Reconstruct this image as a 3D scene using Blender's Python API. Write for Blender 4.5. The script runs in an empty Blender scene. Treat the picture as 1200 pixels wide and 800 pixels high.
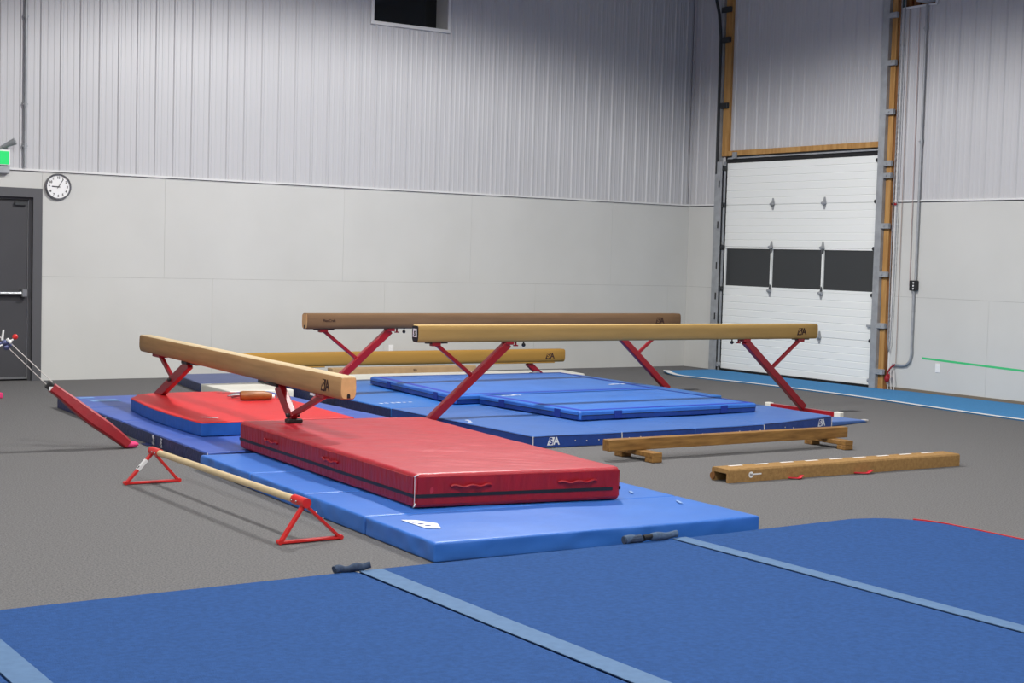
import bpy, bmesh, math, random
from mathutils import Vector, Matrix, noise
random.seed(7)
S = bpy.context.scene
COL = S.collection

# ------------------------------------------------------------------ camera
F_PX, YAW, PITCH, ROLL = 1760.33, 0.587483, 0.0566298, 0.0272712
CAM = Vector((-14.9373, -17.6658, 1.60394))
fw = Vector((math.sin(YAW)*math.cos(PITCH), math.cos(YAW)*math.cos(PITCH), -math.sin(PITCH)))
rt = Vector((math.cos(YAW), -math.sin(YAW), 0)); up = rt.cross(fw)
r2 = rt*math.cos(ROLL) + up*math.sin(ROLL); u2 = -rt*math.sin(ROLL) + up*math.cos(ROLL)
cd = bpy.data.cameras.new('camera'); cam = bpy.data.objects.new('camera', cd); COL.objects.link(cam)
cd.sensor_width = 36.0; cd.lens = F_PX*36/1200; cd.clip_end = 200
M = Matrix((r2, u2, -fw)).transposed().to_4x4(); M.translation = CAM
cam.matrix_world = M
S.camera = cam

# ------------------------------------------------------------------ world, exposure
S.view_settings.view_transform = 'Standard'; S.view_settings.look = 'None'
S.view_settings.gamma = 1.0; S.view_settings.use_curve_mapping = False
S.view_settings.exposure = 0.0
W = bpy.data.worlds.new('night'); S.world = W; W.use_nodes = True
W.node_tree.nodes['Background'].inputs[0].default_value = (0.010, 0.016, 0.022, 1)
W.node_tree.nodes['Background'].inputs[1].default_value = 1.0

# ------------------------------------------------------------------ high-bay lamps of the hall
LAMP_Z = 6.15
def lamp(x, y, power, ang=159, size=.2, blend=.24):
    ld = bpy.data.lights.new('high_bay_light', 'SPOT'); ld.energy = power
    ld.spot_size = math.radians(ang); ld.spot_blend = blend; ld.shadow_soft_size = size
    ld.color = (1.0, .985, .955)
    o = bpy.data.objects.new('high_bay_light', ld); COL.objects.link(o); o.location = (x, y, LAMP_Z)
for lx, ly, pw in ((-18.6, -9.6, 850), (-18.6, -16, 420), (-11.4, -6.0, 180), (-11.4, -9.6, 500), (-11.4, -14.2, 900),
                   (-11.4, -19.5, 450), (-6.8, -5.6, 1640), (-6.2, -12.2, 420), (-6.2, -18.5, 400)):
    lamp(lx, ly, pw)

# ------------------------------------------------------------------ helpers
def lin(c):
    return c/12.92 if c <= .04045 else ((c+.055)/1.055)**2.4
def rgb(r, g, b): return (lin(r/255), lin(g/255), lin(b/255), 1)

def mat(name, col, rough=.5, metal=0, spec=.5, noise_amt=0, noise_scale=20, bump=0, bump_scale=60, col2=None, stretch=None, detail=4, coat=0):
    m = bpy.data.materials.new(name); m.use_nodes = True; nt = m.node_tree; b = nt.nodes['Principled BSDF']
    b.inputs['Base Color'].default_value = col; b.inputs['Roughness'].default_value = rough
    b.inputs['Metallic'].default_value = metal; b.inputs['Specular IOR Level'].default_value = spec
    b.inputs['Coat Weight'].default_value = coat
    tc = nt.nodes.new('ShaderNodeTexCoord'); mp = nt.nodes.new('ShaderNodeMapping')
    nt.links.new(tc.outputs['Object'], mp.inputs['Vector'])
    if stretch: mp.inputs['Scale'].default_value = stretch
    if noise_amt or col2:
        n = nt.nodes.new('ShaderNodeTexNoise'); n.inputs['Scale'].default_value = noise_scale; n.inputs['Detail'].default_value = detail
        nt.links.new(mp.outputs[0], n.inputs['Vector'])
        mx = nt.nodes.new('ShaderNodeMix'); mx.data_type = 'RGBA'
        c2 = col2 or tuple(min(1, v*(1-noise_amt)) for v in col[:3])+(1,)
        c1 = col if col2 else tuple(min(1, v*(1+noise_amt)) for v in col[:3])+(1,)
        mx.inputs[6].default_value = c1; mx.inputs[7].default_value = c2
        cr = nt.nodes.new('ShaderNodeMapRange'); cr.inputs['From Min'].default_value = .3; cr.inputs['From Max'].default_value = .7
        nt.links.new(n.outputs['Fac'], cr.inputs['Value']); nt.links.new(cr.outputs[0], mx.inputs[0])
        nt.links.new(mx.outputs[2], b.inputs['Base Color'])
    if bump:
        n2 = nt.nodes.new('ShaderNodeTexNoise'); n2.inputs['Scale'].default_value = bump_scale; n2.inputs['Detail'].default_value = 3
        nt.links.new(mp.outputs[0], n2.inputs['Vector'])
        bp = nt.nodes.new('ShaderNodeBump'); bp.inputs['Strength'].default_value = bump; bp.inputs['Distance'].default_value = .02
        nt.links.new(n2.outputs['Fac'], bp.inputs['Height']); nt.links.new(bp.outputs[0], b.inputs['Normal'])
    return m

def emit(name, col, s):
    m = bpy.data.materials.new(name); m.use_nodes = True; b = m.node_tree.nodes['Principled BSDF']
    b.inputs['Base Color'].default_value = col; b.inputs['Emission Color'].default_value = col; b.inputs['Emission Strength'].default_value = s
    return m

class MB:
    def __init__(s): s.bm = bmesh.new()
    def box(s, a, b, rot=None, bev=0, seg=1):
        a = Vector(a); b = Vector(b); c = (a+b)/2; d = b-a
        bm = bmesh.new(); bmesh.ops.create_cube(bm, size=1)
        for v in bm.verts: v.co = Vector((v.co.x*d.x, v.co.y*d.y, v.co.z*d.z))
        if bev: bmesh.ops.bevel(bm, geom=bm.edges[:], offset=bev, segments=seg, affect='EDGES', profile=.6)
        for v in bm.verts: v.co = (rot @ v.co if rot else v.co) + c
        s._merge(bm); return s
    def bar(s, p0, p1, w, h, upv=(0, 0, 1), bev=.004):
        p0 = Vector(p0); p1 = Vector(p1); z = (p1-p0); L = z.length; z.normalize()
        x = Vector(upv).cross(z)
        if x.length < 1e-4: x = Vector((1, 0, 0)).cross(z)
        x.normalize(); y = z.cross(x)
        R = Matrix((x, y, z)).transposed()
        bm = bmesh.new(); bmesh.ops.create_cube(bm, size=1)
        for v in bm.verts: v.co = Vector((v.co.x*w, v.co.y*h, v.co.z*L))
        if bev: bmesh.ops.bevel(bm, geom=bm.edges[:], offset=bev, segments=2, affect='EDGES', profile=.6)
        for v in bm.verts: v.co = R @ v.co + (p0+p1)/2
        s._merge(bm); return s
    def tube(s, pts, r, seg=12, cap=True):
        pts = [Vector(p) for p in pts]; n = len(pts); rs = r if isinstance(r, (list, tuple)) else [r]*n
        rings = []; prev = None
        for i, p in enumerate(pts):
            t = (pts[min(i+1, n-1)]-pts[max(i-1, 0)]).normalized()
            ref = prev if prev is not None else (Vector((0, 0, 1)) if abs(t.z) < .9 else Vector((1, 0, 0)))
            x = (ref - t*ref.dot(t)).normalized(); prev = x; y = t.cross(x)
            rings.append([s.bm.verts.new(p + (x*math.cos(2*math.pi*k/seg)+y*math.sin(2*math.pi*k/seg))*rs[i]) for k in range(seg)])
        for i in range(n-1):
            for k in range(seg):
                s.bm.faces.new((rings[i][k], rings[i][(k+1) % seg], rings[i+1][(k+1) % seg], rings[i+1][k]))
        if cap:
            s.bm.faces.new(rings[0][::-1]); s.bm.faces.new(rings[-1])
        return s
    def prism(s, poly, vec):
        vec = Vector(vec); a = [s.bm.verts.new(Vector(p)) for p in poly]; b = [s.bm.verts.new(Vector(p)+vec) for p in poly]
        s.bm.faces.new(a[::-1]); s.bm.faces.new(b); n = len(poly)
        for i in range(n): s.bm.faces.new((a[i], a[(i+1) % n], b[(i+1) % n], b[i]))
        return s
    def ball(s, c, r, sc=(1, 1, 1)):
        bm = bmesh.new(); bmesh.ops.create_uvsphere(bm, u_segments=14, v_segments=8, radius=r)
        for v in bm.verts: v.co = Vector((v.co.x*sc[0], v.co.y*sc[1], v.co.z*sc[2]))+Vector(c)
        s._merge(bm); return s
    def mesh(s, me):
        s.bm.from_mesh(me); return s
    def _merge(s, bm):
        me = bpy.data.meshes.new('t'); bm.to_mesh(me); bm.free(); s.bm.from_mesh(me); bpy.data.meshes.remove(me)
    def xf(s, M):
        for v in s.bm.verts: v.co = M @ v.co
        return s
    def build(s, name, m, parent=None, smooth=False, local=False, origin=None):
        bmesh.ops.recalc_face_normals(s.bm, faces=s.bm.faces[:])
        off = Vector((0, 0, 0))
        if parent is not None and not local: off = Vector(parent.get('_org', (0, 0, 0)))
        if parent is None and origin is not None: off = Vector(origin)
        for v in s.bm.verts: v.co -= off
        me = bpy.data.meshes.new(name); s.bm.to_mesh(me); s.bm.free()
        me.materials.append(m)
        for p in me.polygons: p.use_smooth = smooth
        o = bpy.data.objects.new(name, me); COL.objects.link(o)
        if parent is not None:
            o.parent = parent
            if '_org' in parent: o['_org'] = parent['_org']
        elif origin is not None: o.location = origin
        if smooth:
            try: me.set_sharp_from_angle(angle=math.radians(38))
            except Exception: pass
        return o

def thing(name, label, cat, loc=(0, 0, 0), rotz=0, group=None):
    o = bpy.data.objects.new(name, None); COL.objects.link(o); o.location = loc; o.rotation_euler = (0, 0, rotz)
    o.empty_display_size = .1
    o['label'] = label; o['category'] = cat; o['_org'] = list(loc)
    if group: o['group'] = group
    return o
def tag(o, label, cat, group=None):
    o['label'] = label; o['category'] = cat
    if group: o['group'] = group
    return o
def struct(o): o['kind'] = 'structure'; return o

def text_mesh(txt, size, bold=.0):
    cu = bpy.data.curves.new('t', 'FONT'); cu.body = txt; cu.size = size; cu.align_x = 'CENTER'; cu.align_y = 'CENTER'
    cu.extrude = .0006; cu.offset = bold
    o = bpy.data.objects.new('t', cu); me = bpy.data.meshes.new_from_object(o)
    bpy.data.objects.remove(o); bpy.data.curves.remove(cu); return me
def frame(origin, xdir, ydir):
    x = Vector(xdir).normalized(); y = Vector(ydir); y = (y-x*y.dot(x)).normalized(); z = x.cross(y)
    m = Matrix((x, y, z)).transposed().to_4x4(); m.translation = Vector(origin); return m

def slab(q, z0, z1, r=.02, nx=30, ny=30, nz=4, fn=None, mb=None, tops=None):
    """soft rounded block over the quad q (front-left, front-right, back-right, back-left)"""
    mb = mb or MB(); bm = bmesh.new()
    q = [Vector((p[0], p[1], 0)) for p in q]
    L = ((q[1]-q[0]).length+(q[2]-q[3]).length)/2; D = ((q[3]-q[0]).length+(q[2]-q[1]).length)/2; H = z1-z0
    r = min(r, H*.48)
    def coords(d, n):
        e = [0, r*.3, r*.65, r]; inner = d-2*r
        return e + [r+inner*i/n for i in range(1, n)] + [d-v for v in reversed(e)]
    xs, ys, zs = coords(L, nx), coords(D, ny), coords(H, nz)
    def P(x, y, z):
        v = Vector((x, y, z)); c = Vector((min(max(x, r), L-r), min(max(y, r), D-r), min(max(z, r), H-r)))
        d = v-c
        if d.length > 1e-9: v = c + d.normalized()*r
        u, w = v.x/L, v.y/D
        p = q[0]*(1-u)*(1-w)+q[1]*u*(1-w)+q[2]*u*w+q[3]*(1-u)*w
        zt = v.z
        if tops:   # corner heights offsets of the top
            dz = tops[0]*(1-u)*(1-w)+tops[1]*u*(1-w)+tops[2]*u*w+tops[3]*(1-u)*w
            zt += dz*(v.z/H)
        p = Vector((p.x, p.y, z0+zt))
        if fn: p = fn(p, u, w, v.z/H)
        return p
    def face(A, B, f):
        g = [[bm.verts.new(f(a, b)) for b in B] for a in A]
        for i in range(len(A)-1):
            for j in range(len(B)-1): bm.faces.new((g[i][j], g[i+1][j], g[i+1][j+1], g[i][j+1]))
    face(xs, ys, lambda a, b: P(a, b, H)); face([0, L], [0, D], lambda a, b: P(min(max(a, r), L-r), min(max(b, r), D-r), 0)) if False else face(xs, ys, lambda a, b: P(a, b, 0))
    face(xs, zs, lambda a, b: P(a, 0, b)); face(xs, zs, lambda a, b: P(a, D, b))
    face(ys, zs, lambda a, b: P(0, a, b)); face(ys, zs, lambda a, b: P(L, a, b))
    bmesh.ops.remove_doubles(bm, verts=bm.verts[:], dist=.0004)
    mb._merge(bm); return mb

def lerp(a, b, t): return tuple(a[i]*(1-t)+b[i]*t for i in range(len(a)))
def sub(q, u0, u1, w0=0, w1=1):
    def P(u, w): return lerp(lerp(q[0], q[1], u), lerp(q[3], q[2], u), w)
    return [P(u0, w0), P(u1, w0), P(u1, w1), P(u0, w1)]

def soft(amp, sc, seed=0, side=0):
    def fn(p, u, w, h):
        e = min(u, 1-u, w, 1-w)
        if h > .6: p.z += amp*noise.noise(Vector((p.x*sc+seed, p.y*sc, seed)))*min(1, e*12+.25)
        if side and e < .02:
            c = Vector((noise.noise(Vector((p.x*9+seed, p.y*9, p.z*3))), noise.noise(Vector((p.x*9, p.y*9+seed, p.z*3+5))), 0))
            p += c*side*(math.sin(math.pi*min(1, max(0, h))))
        return p
    return fn

# ------------------------------------------------------------------ materials
m_floor = mat('floor_carpet', rgb(112, 111, 111), .95, spec=.15, noise_amt=.34, noise_scale=90, bump=.5, bump_scale=160, detail=6)
m_ply = mat('painted_plywood', rgb(198, 198, 195), .75, spec=.2, noise_amt=.03, noise_scale=1.3, bump=.03, bump_scale=14)
m_clad = mat('white_cladding', rgb(188, 188, 191), .42, spec=.5, noise_amt=.01, noise_scale=2)
m_ceil = mat('ceiling_liner', rgb(190, 190, 194), .7)
m_trim = mat('white_trim', rgb(214, 214, 214), .5)
m_joint = mat('dark_joint', rgb(70, 70, 72), .8)
m_wood = mat('raw_pine', rgb(190, 148, 92), .7, col2=rgb(158, 114, 64), noise_scale=6, stretch=(3, 3, .35), spec=.25)
m_woodd = mat('brown_wood', rgb(150, 104, 60), .7, col2=rgb(98, 62, 34), noise_scale=6, stretch=(3, 3, .5), spec=.25)
m_lowwood = mat('worn_timber', rgb(158, 118, 64), .55, col2=rgb(116, 82, 42), noise_scale=7, stretch=(.7, 5, 5), spec=.35)
m_galv = mat('galvanised_steel', rgb(158, 161, 165), .5, metal=.25, noise_amt=.15, noise_scale=8)
m_galvd = mat('dark_steel', rgb(60, 62, 64), .5, metal=.5)
m_doorp = mat('door_panel_white', rgb(236, 238, 236), .5, spec=.4)
m_glass = mat('dark_window_glass', rgb(22, 26, 28), .06, spec=.6)
m_doorglass = mat('tinted_glazing', rgb(56, 58, 60), .3, spec=.4)
m_greydoor = mat('grey_door_paint', rgb(66, 66, 70), .45, spec=.4, noise_amt=.05, noise_scale=3)
m_greyframe = mat('grey_frame_paint', rgb(84, 84, 88), .5, spec=.4)
m_steel = mat('brushed_steel', rgb(170, 172, 175), .3, metal=.9)
m_black = mat('black_plastic', rgb(22, 22, 24), .5)
m_white = mat('white_plastic', rgb(232, 232, 232), .45)
m_green = emit('green_lit_sign', rgb(10, 190, 95), .55)
m_tape = mat('green_tape', rgb(62, 190, 120), .6)
m_runblue = mat('runway_carpet', rgb(74, 134, 184), .95, spec=.1, noise_amt=.12, noise_scale=60, bump=.2, bump_scale=150)
m_springblue = mat('blue_carpet', rgb(46, 80, 134), .95, spec=.12, noise_amt=.13, noise_scale=38, bump=.4, bump_scale=170, detail=10)
m_strip = mat('grey_blue_strip', rgb(88, 117, 152), .8, spec=.2, noise_amt=.08, noise_scale=20)
m_roll = mat('roll_back', rgb(72, 92, 118), .9, noise_amt=.25, noise_scale=50)
m_stripd = mat('dark_strip_back', rgb(52, 66, 88), .9, noise_amt=.3, noise_scale=60)
m_lightblue = mat('light_blue_vinyl', rgb(50, 110, 196), .42, spec=.5, noise_amt=.05, noise_scale=5, bump=.12, bump_scale=9)
m_midblue = mat('mid_blue_vinyl', rgb(64, 106, 176), .42, spec=.55, noise_amt=.05, noise_scale=4, bump=.12, bump_scale=9)
m_skyblue = mat('sky_blue_vinyl', rgb(48, 114, 194), .42, spec=.5, noise_amt=.05, noise_scale=4, bump=.12, bump_scale=9)
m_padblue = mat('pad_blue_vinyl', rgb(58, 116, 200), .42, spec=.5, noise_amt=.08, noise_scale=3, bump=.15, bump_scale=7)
m_piping = mat('deep_blue_vinyl', rgb(34, 62, 182), .45, spec=.5, noise_amt=.1, noise_scale=8)
m_patch = mat('velcro_navy', rgb(24, 52, 140), .6)
m_navy = mat('navy_vinyl', rgb(30, 42, 92), .5, spec=.5, noise_amt=.25, noise_scale=25, bump=.3, bump_scale=30)
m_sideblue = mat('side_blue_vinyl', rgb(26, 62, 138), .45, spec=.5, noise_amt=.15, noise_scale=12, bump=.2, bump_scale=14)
m_oldblue = mat('faded_blue_vinyl', rgb(60, 90, 172), .45, spec=.5, noise_amt=.07, noise_scale=5, bump=.12, bump_scale=9)
m_bluegrey = mat('dull_blue_vinyl', rgb(78, 90, 136), .5, noise_amt=.05, noise_scale=5)
m_whitemat = mat('white_vinyl', rgb(226, 224, 214), .5, noise_amt=.03, noise_scale=3)
m_red = mat('crash_mat_red', rgb(174, 38, 50), .4, spec=.55, noise_amt=.06, noise_scale=5, bump=.18, bump_scale=7, stretch=(1, 2.2, 1))
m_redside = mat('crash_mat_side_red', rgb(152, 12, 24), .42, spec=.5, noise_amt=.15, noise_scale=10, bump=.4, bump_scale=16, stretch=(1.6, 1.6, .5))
m_redtop = mat('bright_red_vinyl', rgb(206, 34, 38), .5, spec=.45, noise_amt=.05, noise_scale=5, bump=.1, bump_scale=7)
m_redpaint = mat('red_paint', rgb(146, 14, 28), .28, spec=.6, noise_amt=.05, noise_scale=8)
m_redbar = mat('bright_red_paint', rgb(206, 38, 36), .35, spec=.5)
m_redpad = mat('red_pad_vinyl', rgb(150, 22, 34), .5, noise_amt=.12, noise_scale=14, bump=.2, bump_scale=20)
m_pink = mat('pink_foam', rgb(214, 50, 110), .7)
m_beamtan = mat('beam_suede_tan', rgb(168, 136, 82), .85, spec=.15, noise_amt=.08, noise_scale=7, stretch=(.3, 3, 3))
m_beambrown = mat('beam_suede_brown', rgb(116, 90, 66), .85, spec=.15, noise_amt=.1, noise_scale=7, stretch=(.3, 3, 3))
m_beamgold = mat('beam_suede_gold', rgb(166, 126, 60), .8, spec=.15, noise_amt=.05, noise_scale=7, stretch=(.3, 3, 3))
m_beamworn = mat('beam_suede_worn', rgb(172, 134, 92), .85, spec=.15, noise_amt=.1, noise_scale=9, stretch=(.3, 3, 3))
m_beamend = mat('beam_end_wood', rgb(206, 166, 112), .7, noise_amt=.08, noise_scale=20)
m_logodark = mat('logo_dark_brown', rgb(56, 30, 18), .8)
m_logotan = mat('logo_tan', rgb(160, 128, 80), .8)
m_logowhite = mat('logo_white', rgb(226, 230, 238), .6)
m_logoblue = mat('logo_blue', rgb(24, 48, 128), .6)
m_barwood = mat('bar_wood', rgb(206, 184, 144), .45, noise_amt=.06, noise_scale=8, stretch=(4, .3, 4))
m_leather = mat('brown_grip', rgb(150, 92, 40), .4, noise_amt=.15, noise_scale=20)
m_floorbeam = mat('floor_beam_carpet', rgb(158, 124, 80), .95, spec=.1, noise_amt=.16, noise_scale=40, bump=.3, bump_scale=120)
m_thread = mat('white_thread', rgb(210, 205, 200), .8)
m_rope = mat('pale_rope', rgb(206, 200, 196), .7)
m_base = mat('base_moulding', rgb(120, 108, 92), .8)

# ------------------------------------------------------------------ room shell
XW, YF, ZC = -21.5, -23.0, 6.7
def box_obj(name, a, b, m, parent=None, **k): return MB().box(a, b).build(name, m, parent, **k)
struct(box_obj('floor', (XW, YF, -.1), (.3, .3, 0), m_floor))
struct(box_obj('ceiling', (XW, YF, ZC), (.3, .3, ZC+.1), m_ceil))
struct(box_obj('wall_left', (XW-.1, YF, 0), (XW, .3, ZC), m_ply))
struct(box_obj('wall_front', (XW, YF-.1, 0), (.3, YF, ZC), m_ply))

# back wall: plywood sheets up to 2.44 m, ribbed metal above
SH = .0018
def xs_back_upper(): return [-21.5, -18, -15.6, -13.2, -10.75, -8.31, -5.87, -3.9, -1.46, 0]
def xs_back_lower(): return [-21.5, -19.9, -17.4, -15, -12.56, -10.1, -7.68, -5.24, -2.8, -.36, 0]
DX0, DX1, DZ = -10.98, -9.99, 2.13       # steel door leaf opening (frame round it)
FX0, FX1, FZ = -11.17, -9.80, 2.24       # outer edge of its frame
mb = MB()
def ply_rect(mb, x0, x1, z0, z1, T=.012):
    # skip the door frame rectangle
    for (a, b, c, d) in ([(x0, x1, z0, z1)] if (x1 <= FX0 or x0 >= FX1) else
                         [(x0, FX0, z0, z1), (FX1, x1, z0, z1), (max(x0, FX0), min(x1, FX1), max(z0, FZ), z1)]):
        if b-a > .01 and d-c > .01: mb.box((a+SH/2, 0, c+SH/2), (b-SH/2, T, d-SH/2))
xu = xs_back_upper(); xl = xs_back_lower()
for i in range(len(xu)-1): ply_rect(mb, xu[i], xu[i+1], 1.22, 2.44)
for i in range(len(xl)-1): ply_rect(mb, xl[i], xl[i+1], 0, 1.22)
wb = struct(mb.build('wall_back', m_ply))
mb = MB()
mb.box((XW, .012, 0), (FX0, .05, 2.44)).box((FX1, .012, 0), (.05, .05, 2.44)).box((FX0, .012, FZ), (FX1, .05, 2.44))
o = mb.build('wall_backing', m_joint, wb)

def cladding(mb, u0, u1, z0, z1, pitch, phase, to3d, bottoms=None):
    """ribbed sheet between u0 and u1; to3d(u, depth, z); depth>0 into the room"""
    prof = []
    k0 = math.floor((u0-phase)/pitch)-1; k1 = math.ceil((u1-phase)/pitch)+1
    for k in range(k0, k1+1):
        c = phase+k*pitch
        prof += [(c-.024, 0), (c-.010, .013), (c+.010, .013), (c+.024, 0)]
        for f in (1/3, 2/3):
            d = c+pitch*f; prof += [(d-.014, 0), (d-.007, .0035), (d+.007, .0035), (d+.014, 0)]
    def h(u):
        for (a, b) in zip(prof[:-1], prof[1:]):
            if a[0] <= u <= b[0]: return a[1]+(b[1]-a[1])*(u-a[0])/max(1e-6, b[0]-a[0])
        return 0
    pts = [(u0, h(u0))]+[p for p in prof if u0 < p[0] < u1]+[(u1, h(u1))]
    lo = [mb.bm.verts.new(to3d(u, d, z0)) for u, d in pts]; hi = [mb.bm.verts.new(to3d(u, d, z1)) for u, d in pts]
    for i in range(len(pts)-1): mb.bm.faces.new((lo[i], lo[i+1], hi[i+1], hi[i]))
WX0, WX1, WZ0, WZ1 = -5.50, -4.37, 4.64, 5.70
tb = lambda u, d, z: (u, .004-d, z)
mb = MB()
cladding(mb, XW, WX0-.04, 2.46, ZC, .2305, -5.899, tb)
cladding(mb, WX1+.04, 0, 2.46, ZC, .2305, -5.899, tb)
cladding(mb, WX0-.04, WX1+.04, 2.46, WZ0-.04, .2305, -5.899, tb)
cladding(mb, WX0-.04, WX1+.04, WZ1+.04, ZC, .2305, -5.899, tb)
mb.build('metal_cladding', m_clad, wb)
mb = MB()
for (a, b) in (((XW, .03, 2.46), (WX0-.04, .06, ZC)), ((WX1+.04, .03, 2.46), (0, .06, ZC)), ((WX0-.04, .03, 2.46), (WX1+.04, .06, WZ0-.04)), ((WX0-.04, .03, WZ1+.04), (WX1+.04, .06, ZC))): mb.box(a, b)
mb.build('cladding_backing', m_joint, wb)
mb = MB()
mb.box((XW, -.022, 2.44), (0, .01, 2.462)); mb.box((XW, -.006, 2.425), (0, .0, 2.44))
t1 = struct(mb.build('trim_1', m_trim))
MB().box((XW, -.0075, 2.430), (0, -.0065, 2.438)).build('shadow_joint', m_joint, t1)

# right wall: plywood sheets / metal, with the overhead door opening
OY0, OY1, OZ = -3.86, -.86, 3.06
wr_lo = [-23, -20.5, -18.1, -15.6, -13.2, -10.9, -8.6, -6.3, OY0-.13]
mb = MB()
ys_u = [-23, -20.8, -18.3, -15.9, -13.4, -11, -8.6, -6.9, -4.45, OY0-.12]
ys_l = [-23, -21.9, -19.4, -17, -14.6, -12.1, -9.7, -8.1, -5.67, OY0-.12]
for ys, z0, z1 in ((ys_u, 1.22, 2.44), (ys_l, 0.03, 1.22)):
    for i in range(len(ys)-1): mb.box((0, ys[i]+SH/2, z0+SH/2), (.012, ys[i+1]-SH/2, z1-SH/2))
for z0, z1 in ((0.0, 1.22), (1.22, 2.44)): mb.box((0, OY1+.06, z0+SH/2), (.012, 0, z1-SH/2))
wr = struct(mb.build('wall_right', m_ply))
mb = MB(); mb.box((.012, -23, 0), (.05, OY0-.12, 2.46)).box((.012, OY1+.06, 0), (.05, .05, 2.46))
mb.build('wall_backing', m_joint, wr)
HY0, HY1, HZ = -4.66, OY0-.25, 4.93     # framed hole up by the chain drive
tr_ = lambda u, d, z: (.004-d, u, z)
mb = MB()
cladding(mb, YF, HY0, 2.46, ZC, .233, -4.803, tr_)
cladding(mb, HY0, OY0-.12, 2.46, HZ, .233, -4.803, tr_)
cladding(mb, OY0-.02, OY1+.06, OZ+.15, ZC, .2335, -3.756, tr_)
cladding(mb, OY1+.06, 0, 2.46, ZC, .233, -.38, tr_)
mb.build('metal_cladding', m_clad, wr)
mb = MB()
for (a, b) in (((.03, YF, 2.46), (.06, HY0, ZC)), ((.03, HY0, 2.46), (.06, OY0-.12, HZ)), ((.03, OY0-.12, OZ+.15), (.06, OY1+.06, ZC)), ((.03, OY1+.06, 2.46), (.06, 0, ZC)), ((.3, HY0-.1, HZ-.1), (.34, OY0, ZC))): mb.box(a, b)
mb.build('cladding_backing', m_joint, wr)
mb = MB()
mb.box((-.022, YF, 2.44), (.01, OY0-.13, 2.462)); mb.box((-.022, OY1+.14, 2.44), (.01, 0, 2.462))
t2 = struct(mb.build('trim_2', m_trim))
mb = MB(); mb.box((-.0075, YF, 2.430), (-.0065, OY0-.13, 2.438)).box((-.0075, OY1+.14, 2.43), (-.0065, 0, 2.438))
mb.build('shadow_joint', m_joint, t2)
struct(MB().box((-.012, YF, 0), (0, OY0-.14, .045)).build('baseboard_right', m_base))
# corner flashing
struct(MB().box((-.035, -.012, 2.46), (0, 0, ZC)).box((-.012, -.035, 2.46), (0, 0, ZC)).build('trim_3', m_clad))
struct(MB().box((-.038, -.016, 2.47), (-.034, -.010, ZC)).build('trim_4', m_joint))

# pine framing round the overhead door
def wood(name, a, b, m=m_wood): return struct(MB().box(a, b, bev=.003).build(name, m))
wood('trim_5', (-.04, OY1-.03, OZ+.10), (.05, OY1+.11, ZC))                       # post above the far jamb
wood('trim_6', (-.045, OY0-.02, OZ+.10), (.05, OY1-.03, OZ+.175))              # header over the door
wood('trim_7', (-.05, OY0-.205, 0), (.0, OY0-.12, ZC), m_wood)             # near jamb post
wood('trim_8', (-.03, OY0-.245, 0), (.0, OY0-.205, ZC), m_woodd)
struct(MB().box((-.012, OY0-.275, 0.03), (0, OY0-.247, HZ)).build('trim_9', m_trim))
mb = MB(); mb.box((0, HY0-.02, HZ-.025), (-.02, OY0-.245, HZ)).box((0, HY0-.02, HZ), (-.02, HY0+.005, ZC))
struct(mb.build('trim_10', m_trim))
mb = MB()
for i in range(5):
    y = OY0-.25-.02-i*.125; mb.box((.04, y-.085, HZ), (.12, y, ZC))
mb.box((.12, HY0, HZ), (.14, OY0-.2, ZC))
struct(mb.build('trim_11', m_woodd))
struct(MB().box((-.03, OY0, OZ+.005), (.03, OY1-.03, OZ+.045)).box((-.035, OY0, OZ+.05), (.03, OY1-.03, OZ+.095)).build('trim_12', m_black))
struct(MB().box((-.045, OY0, OZ+.055), (-.036, OY1-.03, OZ+.075)).build('trim_13', m_galv))

# ------------------------------------------------------------------ overhead door (door_2)
d2 = bpy.data.objects.new('door_2', None); COL.objects.link(d2); d2.location = (0, (OY0+OY1)/2, 0); struct(d2); d2['_org'] = [0, (OY0+OY1)/2, 0]
def door_section(z0, z1):
    n = 6; st = (z1-z0)/n; prof = []
    for i in range(n):
        a = z0+i*st
        prof += [(a+.001, .008), (a+.008, 0), (a+st-.007, 0), (a+st-.001, .006)] if i in (0,) else [(a+.001, .006), (a+.007, 0), (a+st-.007, 0), (a+st-.001, .006)]
    poly = [(-.012+d, OY0, z) for z, d in prof]
    poly = [(.035, OY0, z0+.001)]+poly+[(.035, OY0, z1-.001)]
    return MB().prism(poly, (0, OY1-OY0, 0))
for (a, b) in ((.03, .61), (.61, 1.225), (1.83, 2.44), (2.44, OZ)):
    door_section(a, b).build('door_section', m_doorp, d2)
mb = MB()   # glazed section frame
mb.box((-.012, OY0, 1.225), (.035, OY1, 1.262)).box((-.012, OY0, 1.806), (.035, OY1, 1.83)).box((-.012, OY0, 1.26), (.035, OY0+.012, 1.81)).box((-.012, OY1-.03, 1.26), (.035, OY1, 1.81))
for y in (-1.855, -2.865): mb.box((-.004, y-.018, 1.26), (.035, y+.018, 1.81))
gs = mb.build('glazed_section', m_doorp, d2)
for (a, b) in ((OY0+.012, -2.883), (-2.847, -1.873), (-1.837, OY1-.03)):
    MB().box((.006, a, 1.262), (.016, b, 1.806)).build('window_pane', m_doorglass, gs)
for y in (-1.855, -2.865):
    MB().box((-.022, y-.014, 1.23), (-.012, y+.014, 1.83), bev=.003).build('strut', m_doorp, d2)
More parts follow.
